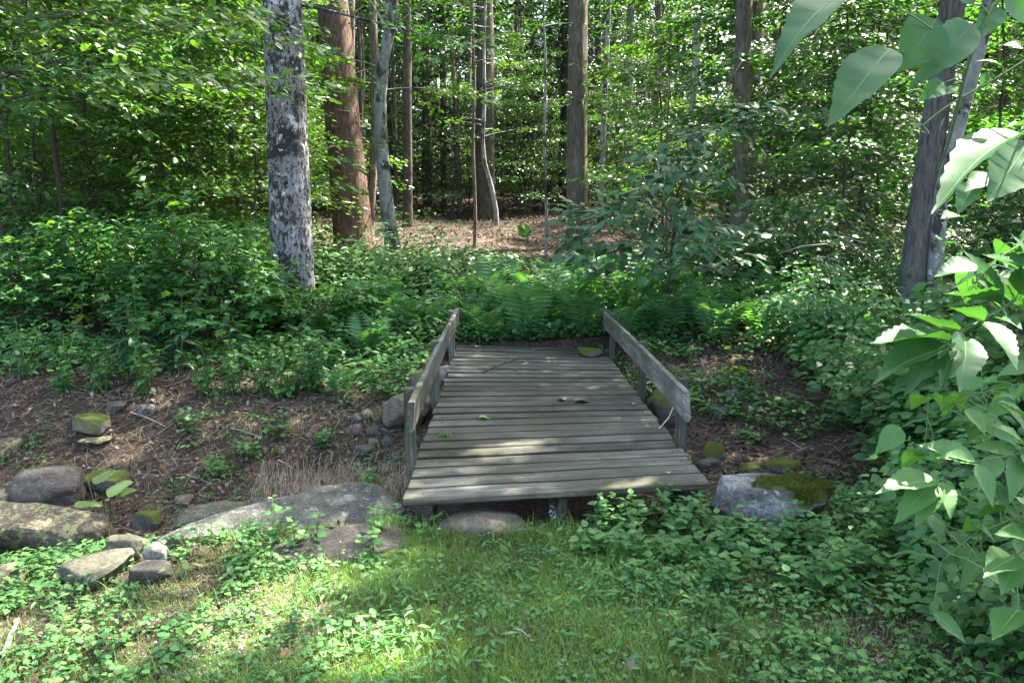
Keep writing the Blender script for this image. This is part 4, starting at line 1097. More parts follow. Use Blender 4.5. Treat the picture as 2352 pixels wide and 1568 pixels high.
def hb(x, y):
    e = ss((y - 8.6) / 1.2) ; side = np.where(x < -.7, .85, .45) + .22 * np.where(x > 2.0, 1, 0)
    tr = (1 - .72 * np.exp(-((x + 2.35) / .75) ** 2) * (y < 10.6)) * np.where((y > 11.4) & (x > -3.4) & (x < 2.2), .35, 1) * np.where((y < 11.4) & (x > -.8) & (x < 3.2), .6, 1)
    return (.10 + side * e) * (1 + .45 * vnoise(x, y, .9, 71)) * np.where(y > 12.5, .8, 1) * tr
ONL = lambda x, y: (y > np.interp(x, [-7, -4, -2, -1, 1, 2.5, 5], [8.0, 8.2, 8.2, 8.7, 9.3, 8.9, 8.2]))
g = Geo(); belt(6500, -8.5, 8, 7.9, 13.8, hb, T_oval, .05, .10, g, keepf=lambda x, y: ONL(x, y) & (vnoise(x, y, .7, 73) > -.1))
tag(g.build('undergrowth', L_herb, smooth=False), 'waist-high green undergrowth of mixed leaves along the far bank', 'undergrowth', kind='stuff')
g = Geo(); belt(5200, -8.5, 8, 7.9, 13.8, hb, T_long, .07, .13, g, keepf=lambda x, y: ONL(x, y) & (vnoise(x, y, .7, 73) < .15))
tag(g.build('weeds', L_maple, smooth=False), 'narrow-leaved weeds mixed through the far bank', 'weeds', kind='stuff')
g = Geo(); belt(2600, -16, 16, 13, 30, lambda x, y: .25 + .3 * vnoise(x, y, .3, 77).clip(0) + 0 * x, T_oval, .07, .13, g, keepf=lambda x, y: (vnoise(x, y, .35, 79) > .05) & ~((x > -4.6) & (x < 2.4) & (y < 25)))
tag(g.build('forest_seedlings', L_beech, smooth=False), 'patches of seedlings on the forest floor', 'seedlings', kind='stuff')
# ------------------------------------------------------------------ ferns
def make_fern(nf=8, H=.75, seed=0, tm=T_long, wid=.34):
    rs = np.random.RandomState(seed); root = empty('fern', (0, -40, -50))
    for f in range(nf):
        g = Geo(); az = f * 2 * PI / nf + rs.uniform(-.3, .3); L = H * rs.uniform(.75, 1.15); t = np.linspace(0, 1, 12); ang = rs.uniform(.08, .34)
        rr_ = L * (ang * t + .34 * t ** 2.8); zz = L * (t * 1.0 - .22 * t ** 3.2)
        st = np.stack([np.cos(az) * rr_, np.sin(az) * rr_, zz], 1); g.tube(st, np.linspace(.006, .002, 12), 4, m=1)
        s = np.linspace(.2, .97, 12); c = np.stack([np.interp(s, t, st[:, i]) for i in range(3)], 1)
        T_ = unit(np.gradient(c, axis=0)); sd = np.array([-math.sin(az), math.cos(az), 0]); up = np.cross(T_, sd); up *= np.sign(up[:, 2:3] + 1e-6)
        w = wid * L * np.sin(PI * (s * .86 + .12)) ** .8
        for sg in (-1, 1):
            d = unit(sd[None] * sg + T_ * .40 + np.array([0, 0, -.10]))
            V_ = frames(d, up + rs.normal(size=up.shape) * .15 + np.array([0, -.35, .1]), w); V_[:, :, 0] *= .75
            g.scatter(T_long, c, V_)
        kid(root, g.build('frond', [L_fern, B_vein], root, smooth=False))
    return root
FERN = [make_fern(5, .95, 1), make_fern(6, .85, 2), make_fern(5, 1.0, 3)]
def fern_label(u, v, i): return i
FP = [(1445, 725, 1.0, 'tall upright fern behind the far end of the right rail'), (1400, 700, .95, 'fern left of the tallest one behind the right rail'), (1500, 715, 1.0, 'fern with arching fronds right of the tallest one'),
      (1340, 745, .8, 'fern straight behind the far right corner of the deck'), (1270, 735, .8, 'fern behind the middle of the deck end'), (1200, 750, .8, 'fern behind the deck end, left of its middle'),
      (1600, 745, .8, 'fern right of the right rail, in front of the brown trunk'), (1640, 770, .8, 'pale fern standing alone on the right bank'), (1560, 700, .9, 'fern half hidden below the layered sapling'),
      (1120, 765, .6, 'small fern behind the far left corner of the deck'), (1195, 792, .35, 'small low fern touching the deck end'), (1255, 795, .3, 'tiny fern at the middle of the deck end'),
      (1330, 690, .9, 'fern in the back row right of the tan brown trunk foot'), (1230, 690, .85, 'fern in the back row behind the bridge axis'), (1700, 720, .8, 'fern below the dark brown trunk'),
      (1380, 660, .9, 'fern in the hindmost row below the tan brown trunk'), (1480, 660, .9, 'fern in the hindmost row under the layered sapling'), (860, 735, .8, 'fern behind the left bushes right of the blotched maple'),
      (930, 760, .7, 'fern behind the left rail'), (1000, 745, .7, 'fern near the far end of the left rail'), (850, 800, .55, 'low fern right of the foot of the blotched maple'), (780, 890, .4, 'bright low fern on the left dirt bank edge'),
      (1100, 700, .7, 'fern in front of the litter clearing'), (1750, 770, .7, 'fern at the foot of the right bank bushes'), (1165, 735, .85, 'fern just right of the far end of the left rail, second row'), (1300, 715, .95, 'broad fern in the second row behind the deck end'), (1420, 765, .6, 'low fern in front of the tall upright one'), (1545, 750, .85, 'fern between the right rail and the arching fern'),
      (1060, 700, .8, 'fern left of the bridge axis in the back row'), (1150, 680, .8, 'fern below the pale spotted sapling stem'), (1290, 660, .85, 'fern right of the very thin pale sapling'), (1660, 730, .85, 'fern in front of the dark brown trunk, left of its foot'), (1790, 730, .8, 'fern left of the dead brush'), (1090, 742, .7, 'fern touching the outside of the far left post'),
      (1340, 790, .3, 'tiny fern beside the stone on the deck'), (1150, 795, .3, 'tiny fern at the far left end of the deck'), (280, 640, .9, 'fern in the left bushes'), (200, 690, .8, 'fern deep in the bushes at the left'), (1205, 530, .5, 'sunlit pale fern alone on the litter clearing')]
for i, (u, v, s, lb) in enumerate(FP):
    pr = FERN[i % 3]; o = pr if i < 3 else copy_tree(pr)
    q = G(u, v + 22); x, y = q[0], q[1]
    if y < 9.42 and abs(x - .1) < .9: y = 9.5
    o.location = (x, y, tz(x, y) - .02); o.rotation_euler = (R.normal() * .06, R.normal() * .06, R.uniform(0, 6.28)); o.scale = (s, s, s)
    tag(o, lb, 'fern', 'ferns of the far bank')

# ------------------------------------------------------------------ leafy plants and shrubs
def stem_plant(name, label, loc, H, ns, tm, leaf, lm, nleaf=14, cat='plant', group=None, spread=.25, lean=(0, 0), gap0=.2, drop=-.2, sm=B_stem, pair=2, tilt=.3, rs=.006, whorl=False):
    """upright stems with leaves along them"""
    root = empty(name, loc); tag(root, label, cat, group); 
    gs = Geo(); gl = Geo()
    for s in range(ns):
        a = R.uniform(0, 6.28); h = H * R.uniform(.7, 1.1); t = np.linspace(0, 1, 8); b = R.uniform(.1, 1) * spread * h
        path = np.stack([(np.cos(a) * b + lean[0] * h) * t ** 1.5 + R.normal() * .04, (np.sin(a) * b + lean[1] * h) * t ** 1.5 + R.normal() * .04, h * t - .03], 1)
        gs.tube(path, np.linspace(rs, rs * .35, 8), 5)
        k = int(nleaf * R.uniform(.8, 1.2)); f = np.repeat(np.linspace(gap0, 1, k), pair); n = len(f)
        P = np.stack([np.interp(f, t, path[:, i]) for i in range(3)], 1)
        az = np.arange(n) * (2.4 if pair == 1 else PI) + np.repeat(np.arange(k), pair) * 1.57 + R.normal(size=n) * .3
        L = leaf * (1.15 - .55 * np.abs(f - .5) * 1.5) * R.uniform(.75, 1.15, n)
        ax = np.stack([np.cos(az), np.sin(az), drop + (f - .5) * .7 + R.normal(size=n) * .15], 1)
        pet = ax * (L * .15)[:, None]
        gl.scatter(tm, P + pet, frames(ax, rdir(n, tilt), L))
    gs.build('stem', sm, root); gl.build('foliage', lm, root, smooth=True)
    return root
def bush(name, label, loc, rx, ry, H, nbr, nl, tm, leaf, lm, cat='shrub', group=None, sm=B_twig, size=.3, base=.1, flat=.12, droop=.15, tilt=.4, r0=.012, mask=None):
    """many-stemmed shrub: arching branches that end in leaf sprays"""
    root = empty(name, loc); tag(root, label, cat, group); gs = Geo(); gl = Geo(); cs = []; ds = []
    for i in range(nbr):
        a = R.uniform(0, 6.28); q = math.sqrt(R.uniform(.02, 1)); e = np.array([math.cos(a) * q * rx, math.sin(a) * q * ry, H * (base + (1 - base) * R.uniform(.15, 1) * (1.05 - .45 * q * q))])
        p0 = np.array([e[0] * .15, e[1] * .15, -.05]); mid = np.array([e[0] * .5, e[1] * .5, e[2] * .72]); t = np.linspace(0, 1, 6)[:, None]
        path = p0 * (1 - t) ** 2 + 2 * mid * t * (1 - t) + e * t * t
        gs.tube(path, np.linspace(r0, r0 * .25, 6), 5)
        for f in (3, 4, 5):
            for _ in range(2):
                cs.append(path[f]); ds.append([math.cos(a) + R.normal() * .8, math.sin(a) + R.normal() * .8, .05])
    sprays(np.array(cs), np.array(ds), size * R.uniform(.7, 1.2, len(cs)), nl, leaf, tm, gl, flat=flat, tilt=tilt, droop=droop, aspect=.6)
    gs.build('stems', sm, root); gl.build('foliage', lm, root, smooth=True)
    return root
# left bushes
def gp(u, v): 
    q = G(u, v); return (q[0], q[1], tz(q[0], q[1]))
MS = [((535, 770), 1.35, L_maple, 'maple sapling with lobed leaves right in front of the blotched maple'), ((470, 790), 1.45, L_herb, 'lobed-leaf sapling left of the blotched maple'), ((770, 765), .7, L_maple, 'lobed-leaf sapling covering the right foot of the blotched maple'),
      ((380, 770), 1.4, L_herb, 'lobed-leaf sapling in the middle of the left bushes'), ((250, 740), 1.3, L_herb, 'pale lobed-leaf sapling in the left bushes'), ((90, 760), 1.3, L_herb, 'lobed-leaf sapling by the left edge')]
for (uv, H, lm, lb) in MS:
    x, y, z = gp(*uv); bush('maple_sapling', lb, (x, y, z), .75, .6, H * 1.15, 26, 9, T_lobed, .11, lm, 'sapling', 'lobed-leaf saplings of the left bushes', size=.35, tilt=.35, flat=.08)
MW = [((350, 870), 1.0, 'tall dark narrow-leaved plant in front of the left bushes'), ((715, 890), .6, 'dark narrow-leaved plant below the blotched maple'), ((300, 850), .85, 'narrow-leaved plant left of the tall dark one'), ((410, 860), .85, 'narrow-leaved plant right of the tall dark one'), ((560, 850), .8, 'narrow-leaved plant among the yellow-green weeds')]
for uv, H, lb in MW:
    stem_plant('milkweed', lb, gp(*uv), H, 3, T_long if False else toothed(.19, 4, .05), .17, L_dark, 10, 'plant', 'narrow-leaved plants of the left bank', .3)
HB = [((150, 900), .55), ((230, 890), .5), ((480, 910), .5), ((590, 905), .42), ((650, 910), .34), ((760, 850), .42), ((870, 820), .55), ((900, 800), .6), ((950, 790), .5), ((60, 870), .6), ((330, 905), .45), ((540, 905), .5), ((720, 905), .4)]
HBL = ['at the left end of the dirt bank edge', 'below the pale yellow-green leaves at the left', 'at the middle of the dirt bank edge', 'above the dirt bank, below the maple saplings', 'overhanging the dirt bank in front of the blotched maple', 'right of the foot of the blotched maple', 'left of the left rail', 'close behind the left rail', 'at the far end of the left rail',
       'at the left edge above the cut bank', 'below the tall dark narrow-leaved plant', 'just right of the middle of the dirt bank edge', 'at the right end of the dirt bank edge']
for (uv, H), lb in zip(HB, HBL):
    stem_plant('leafy_herb', 'bright green leafy herb ' + lb, gp(*uv), H, 9, T_broad, .085, L_herb, 5, 'plant', 'leafy herbs along the dirt bank', .5, tilt=.35)
for uv, H, lb in (((190, 790), .8, 'yellow-green broad leaves catching light at the left'), ((530, 860), .5, 'yellow drooping leaves in the left bushes'), ((822, 760), .55, 'bright yellow leaf plant right of the blotched maple'), ((105, 640), 1.0, 'yellow-green drooping leaves near the left edge')):
    stem_plant('yellow_plant', lb, gp(*uv), H, 2, T_broad, .13, L_yellow, 4, 'plant', None, .4, drop=-.8)
# right bank herbs
for (uv, H, lm, lb) in (((1675, 855), .45, L_yellow, 'yellow-green broad-leaved seedling on the right bank'), ((1530, 800), .3, L_herb, 'small broad-leaved plant right of the stone on the deck'), ((1590, 850), .25, L_herb, 'low seedling behind the right rail'),
                        ((1700, 830), .35, L_herb, 'seedling right of the yellow-green one'), ((1560, 900), .22, L_herb, 'seedling just below the right rail'), ((1830, 830), .5, L_herb, 'leafy plant at the foot of the right bushes'), ((1105, 800), .25, L_herb, 'small plant at the far left corner of the deck')):
    stem_plant('seedling', lb, gp(*uv), H, 3, T_broad, .10, lm, 3, 'plant', 'seedlings of the right bank', .5)
for (uv, H, lb) in (((430, 985), .22, 'bright seedling on the dirt bank above the lichen slab'), ((645, 1000), .22, 'bright seedling in the middle of the dirt bank, left of the cobbles'), ((790, 925), .26, 'fern-like seedling at the top of the dirt bank near the left rail'), ((520, 1085), .15, 'small seedling low on the dirt bank'), ((740, 1020), .15, 'small seedling below the cobbles'),
                    ((850, 890), .22, 'seedling beside the top of the left rail'), ((590, 1040), .14, 'tiny seedling left of the dead straw'), ((1680, 950), .18, 'seedling on the mossy right bank'), ((1720, 1010), .16, 'seedling above the granite boulder'), ((870, 1120), .2, 'seedling below the near left post'), ((150, 900), .2, 'seedling at the top of the left dirt bank')):
    stem_plant('seedling', lb, gp(*uv), H, 6, T_lobed, .075, L_cover, 4, 'plant', 'seedlings of the dirt banks', .9, tilt=.3, rs=.003, drop=0)
# burdock leaves in the stream
stem_plant('burdock', 'large crinkled pale leaves growing from the stream bed', gp(235, 1185), .30, 5, toothed(.42, 8, -.10, .025), .26, L_pale, 1, 'plant', None, .9, gap0=.9, pair=1, rs=.006, drop=-.1, tilt=.35)
stem_plant('seedling', 'three-leaved seedling in the dark gap below the long boulder', gp(75, 1330), .16, 2, T_broad, .09, L_cover, 2, 'plant', None, .3)
# compound seedlings in front of the deck, right
SD = [(1385, 1215, .20), (1440, 1235, .24), (1500, 1225, .27), (1555, 1245, .27), (1610, 1240, .24), (1470, 1290, .2), (1560, 1300, .2), (1640, 1300, .22), (1350, 1270, .14), (1700, 1260, .22), (1760, 1290, .22), (1830, 1270, .24), (1900, 1300, .25), (1680, 1350, .2), (1780, 1360, .2), (1880, 1380, .22), (1960, 1330, .25), (2010, 1270, .28)]
SDL = ['at the left end of the clump before the deck', 'second from the left before the deck edge', 'tallest before the front edge of the deck', 'before the right half of the deck edge', 'before the front right prop of the bridge', 'in the second row below the tallest one', 'in the second row before the right prop', 'left of the granite boulder foot', 'alone in the grass left of the clump',
       'before the left part of the granite boulder', 'before the middle of the granite boulder', 'before the mossy end of the granite boulder', 'right of the granite boulder', 'in the carpet below the boulder', 'in the carpet below the buried stone', 'in the carpet left of the right bush', 'between the mossy boulder end and the right bush', 'at the left foot of the right bush']
for (u, v, H), lb in zip(SD, SDL):
    stem_plant('ash_seedling', 'bright green seedling with paired leaflets ' + lb, gp(u, v), H, 8, T_broad, .068, L_cover, 4, 'seedling', 'seedlings with paired leaflets on the near bank', .75, tilt=.25, gap0=.55, drop=0, rs=.003)
for u, v, lb in ((870, 1240, 'heart-leaved seedling at the left front corner of the deck'), (840, 1290, 'round-leaved seedling beside the flat stone step'), (690, 1260, 'round-leaved weed growing over the lichen slab'), (640, 1255, 'low weed at the lower edge of the lichen slab')):
    stem_plant('seedling', lb, gp(u, v), .22, 5, T_round, .05, L_cover, 4, 'plant', 'round-leaved seedlings by the slab', .5, tilt=.3, rs=.003)

# layered dark sapling right of centre
root = empty('layered_sapling', (1.9, 9.9, tz(1.9, 9.9))); tag(root, 'dark blue-green sapling with flat layers of broad leaves beyond the right rail', 'sapling')
NB = np.array([0, -.3, 0])
gs = Geo(); gl = Geo(); cs = []; ds = []
st = np.array([[0, 0, 0], [0, 0, .8], [.05, 0, 1.6], [.3, 0, 2.4], [.75, 0, 3.1]]); gs.tube(st, [.02, .017, .014, .01, .006], 7)
LAY = [(1340, 500), (1400, 490), (1450, 470), (1520, 480), (1600, 500), (1660, 520), (1380, 560), (1460, 560), (1540, 555), (1620, 560), (1480, 430), (1540, 400), (1600, 380), (1650, 400), (1510, 360), (1580, 320), (1640, 300), (1690, 250), (1740, 240), (1700, 290), (1430, 520), (1580, 450), (1330, 540), (1690, 580), (1500, 600), (1420, 600), (1600, 610), (1350, 590)]
for u, v in LAY:
    Y = 9.4 + R.uniform(-.5, .6); q = A(u, v, Y) - np.array(root.location); 
    zz = max(.3, q[2] - .25); p0 = at_h(st, zz); t = np.linspace(0, 1, 5)[:, None]; path = p0 * (1 - t) + q * t + np.array([0, 0, .12]) * np.sin(t * PI)
    gs.tube(path, np.linspace(.008, .002, 5), 5); dr_ = q - p0; dr_[2] = 0
    for k in range(3): cs.append(path[3] * (.2 + .2 * k) + path[4] * (.8 - .2 * k)); ds.append(dr_ + R.normal(size=3) * .3)
sprays(np.array(cs), np.array(ds), .44, 12, .14, T_oval, gl, flat=.02, tilt=.2, aspect=.7, droop=.06)
gs.build('trunk', B_twig, root); gl.build('crown', L_dark, root)

# right side shrubs
NB = np.array([-.08, -.5, 0])
RB = [((3.05, 5.9), .72, .8, 1.1, 60, L_maple, .065, 'dense dark small-leaved bush right of the granite boulder'), ((3.5, 5.4), .8, .9, 1.7, 70, L_maple, .09, 'tall green bush by the right edge behind the near leaves'), ((3.5, 7.4), .8, .9, .85, 60, L_maple, .075, 'bush at the foot of the rough grey trunk'),
      ((3.3, 8.6), .6, .7, .95, 40, L_herb, .07, 'feathery green bush on the right bank'), ((4.9, 7.6), 1.0, 1.0, 1.2, 80, L_maple, .09, 'broad bush behind the right edge leaves'), ((3.7, 11.2), 1.0, 1.0, 1.6, 70, L_right, .09, 'sunlit bush left of the rough grey trunk'), ((6.7, 10.3), 1.1, 1.0, 2.4, 80, L_right, .1, 'tall bush right of the rough grey trunk'),
      ((2.35, 3.75), .45, .4, .60, 50, L_herb, .055, 'bright broad-leaved bush at the lower right'), ((2.25, 3.0), .5, .45, .45, 56, L_maple, .05, 'low broad-leaved bush in the bottom right corner'), ((2.95, 4.4), .55, .5, .95, 60, L_maple, .06, 'green bush with drooping leaves at the right edge')]
for (x, y), rx, ry, H, nb, lm, lf, lb in RB:
    bush('shrub', lb, (x, y, tz(x, y)), rx, ry, H, nb, 10 if lf > .07 else 14, T_oval if y > 5 else [T_broad, T_oval, T_broad][int(H * 100) % 3], lf, lm, 'shrub', 'bushes of the right bank', size=.24, tilt=.55, flat=.2, droop=.3)
for uv, H, lb in (((250, 600), 1.3, 'sunlit yellow-green bush in front of the left wood'), ((420, 640), 1.2, 'sunlit leafy bush left of the blotched maple'), ((60, 640), 1.5, 'leafy bush at the left edge of the wood'), ((790, 650), .7, 'small bush at the foot of the reddish pine'), ((1000, 640), .5, 'low leafy shrub with pale flowers before the litter clearing')):
    x, y, z = gp(*uv); bush('shrub', lb, (x, y, z), 1.0, .9, H, 50, 14, T_oval, .085, L_beech, 'shrub', 'bushes at the front of the wood', size=.4)

NB = np.zeros(3)
# near leaves at the right: branches with big leaves
def near_branch(name, label, pts, leaves, lm=L_big, cat='branch', group=None, r=.006, stemm=B_stem):
    """pts: world polyline of the stem; leaves: (base point, tip point, width factor, normal)"""
    root = empty(name, tuple(pts[0])); o = np.array(pts[0]); tag(root, label, cat, group)
    gs = Geo(); P = np.array(pts) - o
    t = np.linspace(0, len(P) - 1, len(P) * 5); path = np.stack([np.interp(t, np.arange(len(P)), P[:, i]) for i in range(3)], 1)
    for _ in range(3): path[1:-1] = (path[:-2] + path[1:-1] * 2 + path[2:]) / 4
    gs.tube(path, np.linspace(r, r * .45, len(path)), 6); gs.build('stem', stemm, root)
    for (b, tip, wf, nm) in leaves:
        b = np.array(b) - o; tp = np.array(tip) - o; g = Geo(); L = np.linalg.norm(tp - b)
        j = np.argmin(np.linalg.norm(path - b, axis=1)); g.tube([path[j], (path[j] + b) / 2 + [0, 0, .006], b], [r * .45, r * .35, r * .3], 5, m=1)
        tm = toothed(.25 * wf, 9, .06 + .06 * R.uniform(), .006); tm[0][:, 2] += .015 * np.sin(tm[0][:, 0] * 8 + tm[0][:, 1] * 6 + R.uniform(0, 6)) - .1 * R.uniform() * tm[0][:, 1] ** 2
        FR = frames((tp - b)[None], np.array(nm, float)[None] + R.normal(size=(1, 3)) * .12, [L])
        g.scatter(tm, b[None], FR)
        rb = tm[0][:19].copy(); rb[:, 2] += .004; wv = .008 * (1.1 - np.linspace(0, 1, 19))[:, None]
        vv = np.concatenate([rb + np.array([1, 0, 0]) * wv, rb - np.array([1, 0, 0]) * wv]); ff = np.array([[q, q + 1, 20 + q, 19 + q] for q in range(18)])
        g.scatter((vv, [ff]), b[None], FR, m=1)
        g.build('leaf', [lm, B_vein], root)
    return root
def LV(u0, v0, u1, v1, Y0, Y1, wf=1.0, nm=(0, -.5, 1)): return (A(u0, v0, Y0), A(u1, v1, Y1), wf, nm)
# hanging spray at the top right, about 1.3 m away
near_branch('vine', 'vine with large hanging leaves crossing the top right corner', [A(2420, -60, 1.5), A(2290, -10, 1.4), A(2230, 120, 1.38), A(2180, 330, 1.4), A(2150, 400, 1.42)],
            [LV(1950, -40, 1755, 125, 1.2, 1.12, .72, (.2, -.2, 1)), LV(2045, 115, 1905, 255, 1.3, 1.22, .95, (-.3, -.9, .5)), LV(2150, 45, 2075, 158, 1.32, 1.30, 1.7, (.1, -1, .35)), LV(2235, 55, 2105, 185, 1.35, 1.3, .85, (.3, -.8, .6)),
             LV(2235, 10, 2190, -60, 1.38, 1.38, 1.3, (0, -1, .5)), LV(2300, 20, 2235, 85, 1.4, 1.38, 1.1, (0, -1, .5)), LV(2310, -20, 2380, 60, 1.4, 1.4, 1.3, (0, -1, .5)), LV(2170, 190, 2115, 225, 1.4, 1.38, 1.2, (0, -1, .5))], L_big, 'vine', None, .0035)
# tendril vine
near_branch('vine', 'thin curling tendril vine with small heart leaves at the right', [A(2400, 110, 1.6), A(2290, 180, 1.6), A(2180, 240, 1.6), A(2105, 300, 1.6), A(2140, 310, 1.6), A(2100, 270, 1.6)],
            [LV(2300, 150, 2250, 130, 1.6, 1.6, 1.5), LV(2200, 200, 2165, 215, 1.6, 1.6, 1.5), LV(2350, 110, 2310, 95, 1.6, 1.6, 1.5), LV(2270, 170, 2250, 195, 1.6, 1.6, 1.5)], L_big, 'vine', None, .0022)
near_branch('vine', 'thin vine dropping past the grey trunks with small leaves', [A(2300, 330, 1.9), A(2260, 420, 1.9), A(2210, 520, 1.9), A(2150, 620, 1.9)],
            [LV(2275, 400, 2220, 430, 1.9, 1.85, 1.1), LV(2240, 420, 2200, 480, 1.9, 1.85, 1.1), LV(2290, 370, 2330, 400, 1.9, 1.85, 1.1), LV(2210, 500, 2165, 490, 1.9, 1.85, 1.1), LV(2180, 560, 2150, 540, 1.9, 1.85, 1.1)], L_big, 'vine', None, .0025)
near_branch('broad_leaf_branch', 'branch with one long sunlit leaf reaching in at the upper right', [A(2460, 250, 1.9), A(2400, 300, 1.75), A(2350, 300, 1.6)],
            [LV(2345, 300, 2128, 432, 1.55, 1.4, .62, (.25, .15, 1)), LV(2360, 330, 2285, 445, 1.6, 1.5, 1.25, (-.2, -.9, .5)), LV(2380, 290, 2310, 270, 1.7, 1.65, .7, (0, 0, 1)), LV(2400, 320, 2370, 420, 1.6, 1.55, 1.2, (0, -1, .5))], L_big, 'branch', None, .005)
near_branch('box_elder_branch', 'branch of pointed compound leaves, white in the sun, at the right edge', [A(2500, 700, 2.5), A(2380, 660, 2.2), A(2280, 720, 2.0), A(2180, 780, 1.9)],
            [LV(2175, 785, 2010, 745, 1.85, 1.72, .75, (0, .1, 1)), LV(2180, 790, 2008, 845, 1.85, 1.70, .72, (0, 0, 1)), LV(2185, 795, 2075, 880, 1.85, 1.74, .8, (-.1, -.3, 1)), LV(2190, 795, 2165, 878, 1.85, 1.75, .8, (0, -.3, 1)), LV(2195, 770, 2090, 700, 1.9, 1.85, .8, (0, .2, 1)),
             LV(2215, 770, 2225, 880, 1.9, 1.75, .95, (0, -.9, .6)), LV(2260, 740, 2352, 830, 1.95, 1.8, .9, (.1, -.6, .9)), LV(2260, 740, 2180, 690, 1.95, 1.9, .8, (0, .1, 1)), LV(2300, 700, 2170, 650, 2.05, 2.0, .8, (0, .2, 1)), LV(2300, 690, 2240, 560, 2.05, 2.05, .9, (-.3, -.3, 1)),
             LV(2330, 680, 2270, 600, 2.1, 2.1, .9, (-.2, -.2, 1)), LV(2330, 690, 2400, 580, 2.1, 2.0, 1.0, (0, -.4, 1)), LV(2290, 730, 2350, 740, 2.0, 1.9, .9, (0, -.3, 1)), LV(2360, 640, 2280, 560, 2.1, 2.05, .9, (0, -.4, 1)), LV(2370, 640, 2352, 530, 2.1, 2.05, 1.0, (0, -.4, 1))], L_big, 'branch', None, .005)
def leafy_twigs(name, label, pts, n, lm, L0, L1, spread, group=None):
    lv = []
    P_ = np.array(pts)
    for i in range(n):
        t = (i + .5) / n * (len(P_) - 1); j = int(t); b = P_[j] * (1 - t + j) + P_[min(j + 1, len(P_) - 1)] * (t - j) + R.normal(size=3) * spread
        a = R.uniform(0, 6.28); L = R.uniform(L0, L1); lv.append((b, b + np.array([math.cos(a) * L, math.sin(a) * L, -L * R.uniform(.1, .7)]), R.uniform(.9, 1.3), (R.normal() * .3, -.35 + R.normal() * .25, 1)))
    return near_branch(name, label, pts, lv, lm, 'branch', group, .004)
leafy_twigs('leafy_branch', 'leafy branch between the long sunlit leaf and the pointed compound leaves', [A(2480, 560, 2.6), A(2380, 540, 2.5), A(2280, 600, 2.4), A(2210, 690, 2.35)], 22, L_big, .09, .15, .06)
leafy_twigs('leafy_branch', 'branch of middle-sized green leaves just below the white sunlit compound leaves', [A(2480, 900, 2.9), A(2350, 880, 2.8), A(2220, 910, 2.7), A(2130, 960, 2.65)], 30, L_herb, .08, .14, .07)
leafy_twigs('leafy_branch', 'shaded green branch at the right edge above the large corner leaves', [A(2480, 1200, 2.6), A(2350, 1180, 2.5), A(2230, 1230, 2.4), A(2160, 1290, 2.35)], 30, L_maple, .06, .11, .07)
near_branch('box_elder_branch', 'light green drooping leaflets in the shade at the right, below the sunlit branch', [A(2500, 1000, 2.8), A(2350, 1040, 2.5), A(2240, 1060, 2.35), A(2150, 1100, 2.3)],
            [LV(2150, 1100, 2020, 1110, 2.3, 2.2, .8), LV(2150, 1105, 2060, 1185, 2.3, 2.2, .85), LV(2155, 1110, 2105, 1200, 2.3, 2.2, .85), LV(2165, 1105, 2190, 1185, 2.3, 2.2, .9), LV(2240, 1065, 2160, 1040, 2.35, 2.3, .8), LV(2240, 1065, 2290, 1160, 2.35, 2.25, .9), LV(2240, 1060, 2110, 1010, 2.35, 2.35, .8),
             LV(2330, 1045, 2250, 1010, 2.5, 2.45, .8), LV(2330, 1045, 2330, 1150, 2.5, 2.4, .9), LV(2350, 1040, 2400, 1120, 2.5, 2.4, .9), LV(2300, 1050, 2230, 1120, 2.45, 2.4, .9), LV(2360, 1030, 2300, 960, 2.5, 2.45, .9)], L_cover, 'branch', None, .004)
near_branch('broad_leaf_branch', 'large dark maple-like leaves in the lower right corner', [A(2500, 1150, 2.2), A(2400, 1220, 2.1), A(2330, 1280, 2.05)],
            [LV(2330, 1280, 2270, 1300, 2.05, 1.95, 1.1, (0, -.3, 1)), LV(2330, 1285, 2310, 1350, 2.05, 1.95, 1.2, (0, -.3, 1)), LV(2370, 1240, 2300, 1210, 2.05, 2.0, 1.1, (0, -.2, 1)), LV(2400, 1220, 2352, 1130, 2.1, 2.05, 1.1, (0, -.7, .8)), LV(2340, 1400, 2280, 1450, 2.0, 1.9, 1.1, (0, -.2, 1))], L_maple, 'branch', None, .005)

# ------------------------------------------------------------------ small things on the deck and bank
def stick(name, label, pts, r, mat=B_twig, side=None, cat='twig'):
    g = Geo(); o = np.array(pts[0]); P = np.array(pts, float) - o; g.tube(P, np.linspace(r, r * .5, len(P)), 6)
    for s in side or []: g.tube(np.array(s) - o, [r * .6, r * .3], 5)
    t = g.build(name, mat, loc=tuple(o)); return tag(t, label, cat)
dk = lambda u, v: (lambda q: (q[0], q[1], deckz(q[0], q[1]) + .008))(ray(u, v) * (CAMZ / -ray(u, v)[2]))
a, b, c_, d_ = dk(1106, 856), dk(1135, 843), dk(1165, 832), dk(1188, 826)
stick('twig', 'long bent twig lying on the deck boards near the far end', [a, b, c_, d_], .008, side=[[c_, dk(1190, 832)]])
stick('twig', 'short twig beside the long one on the deck', [dk(1172, 846), dk(1188, 852)], .006)
stick('twig', 'pale forked twig caught between the deck and the near right post', [dk(1512, 994), (*dk(1535, 975)[:2], .05), (*dk(1548, 965)[:2], .12)], .006, B_pale)
q = G(1835, 650); stick('stick', 'pale bare stick leaning in the right undergrowth', [q, q + np.array([-.15, .1, .35]), q + np.array([-.42, .2, .85])], .017, B_pale, cat='stick')
q = A(450, 1010, 7.0); 
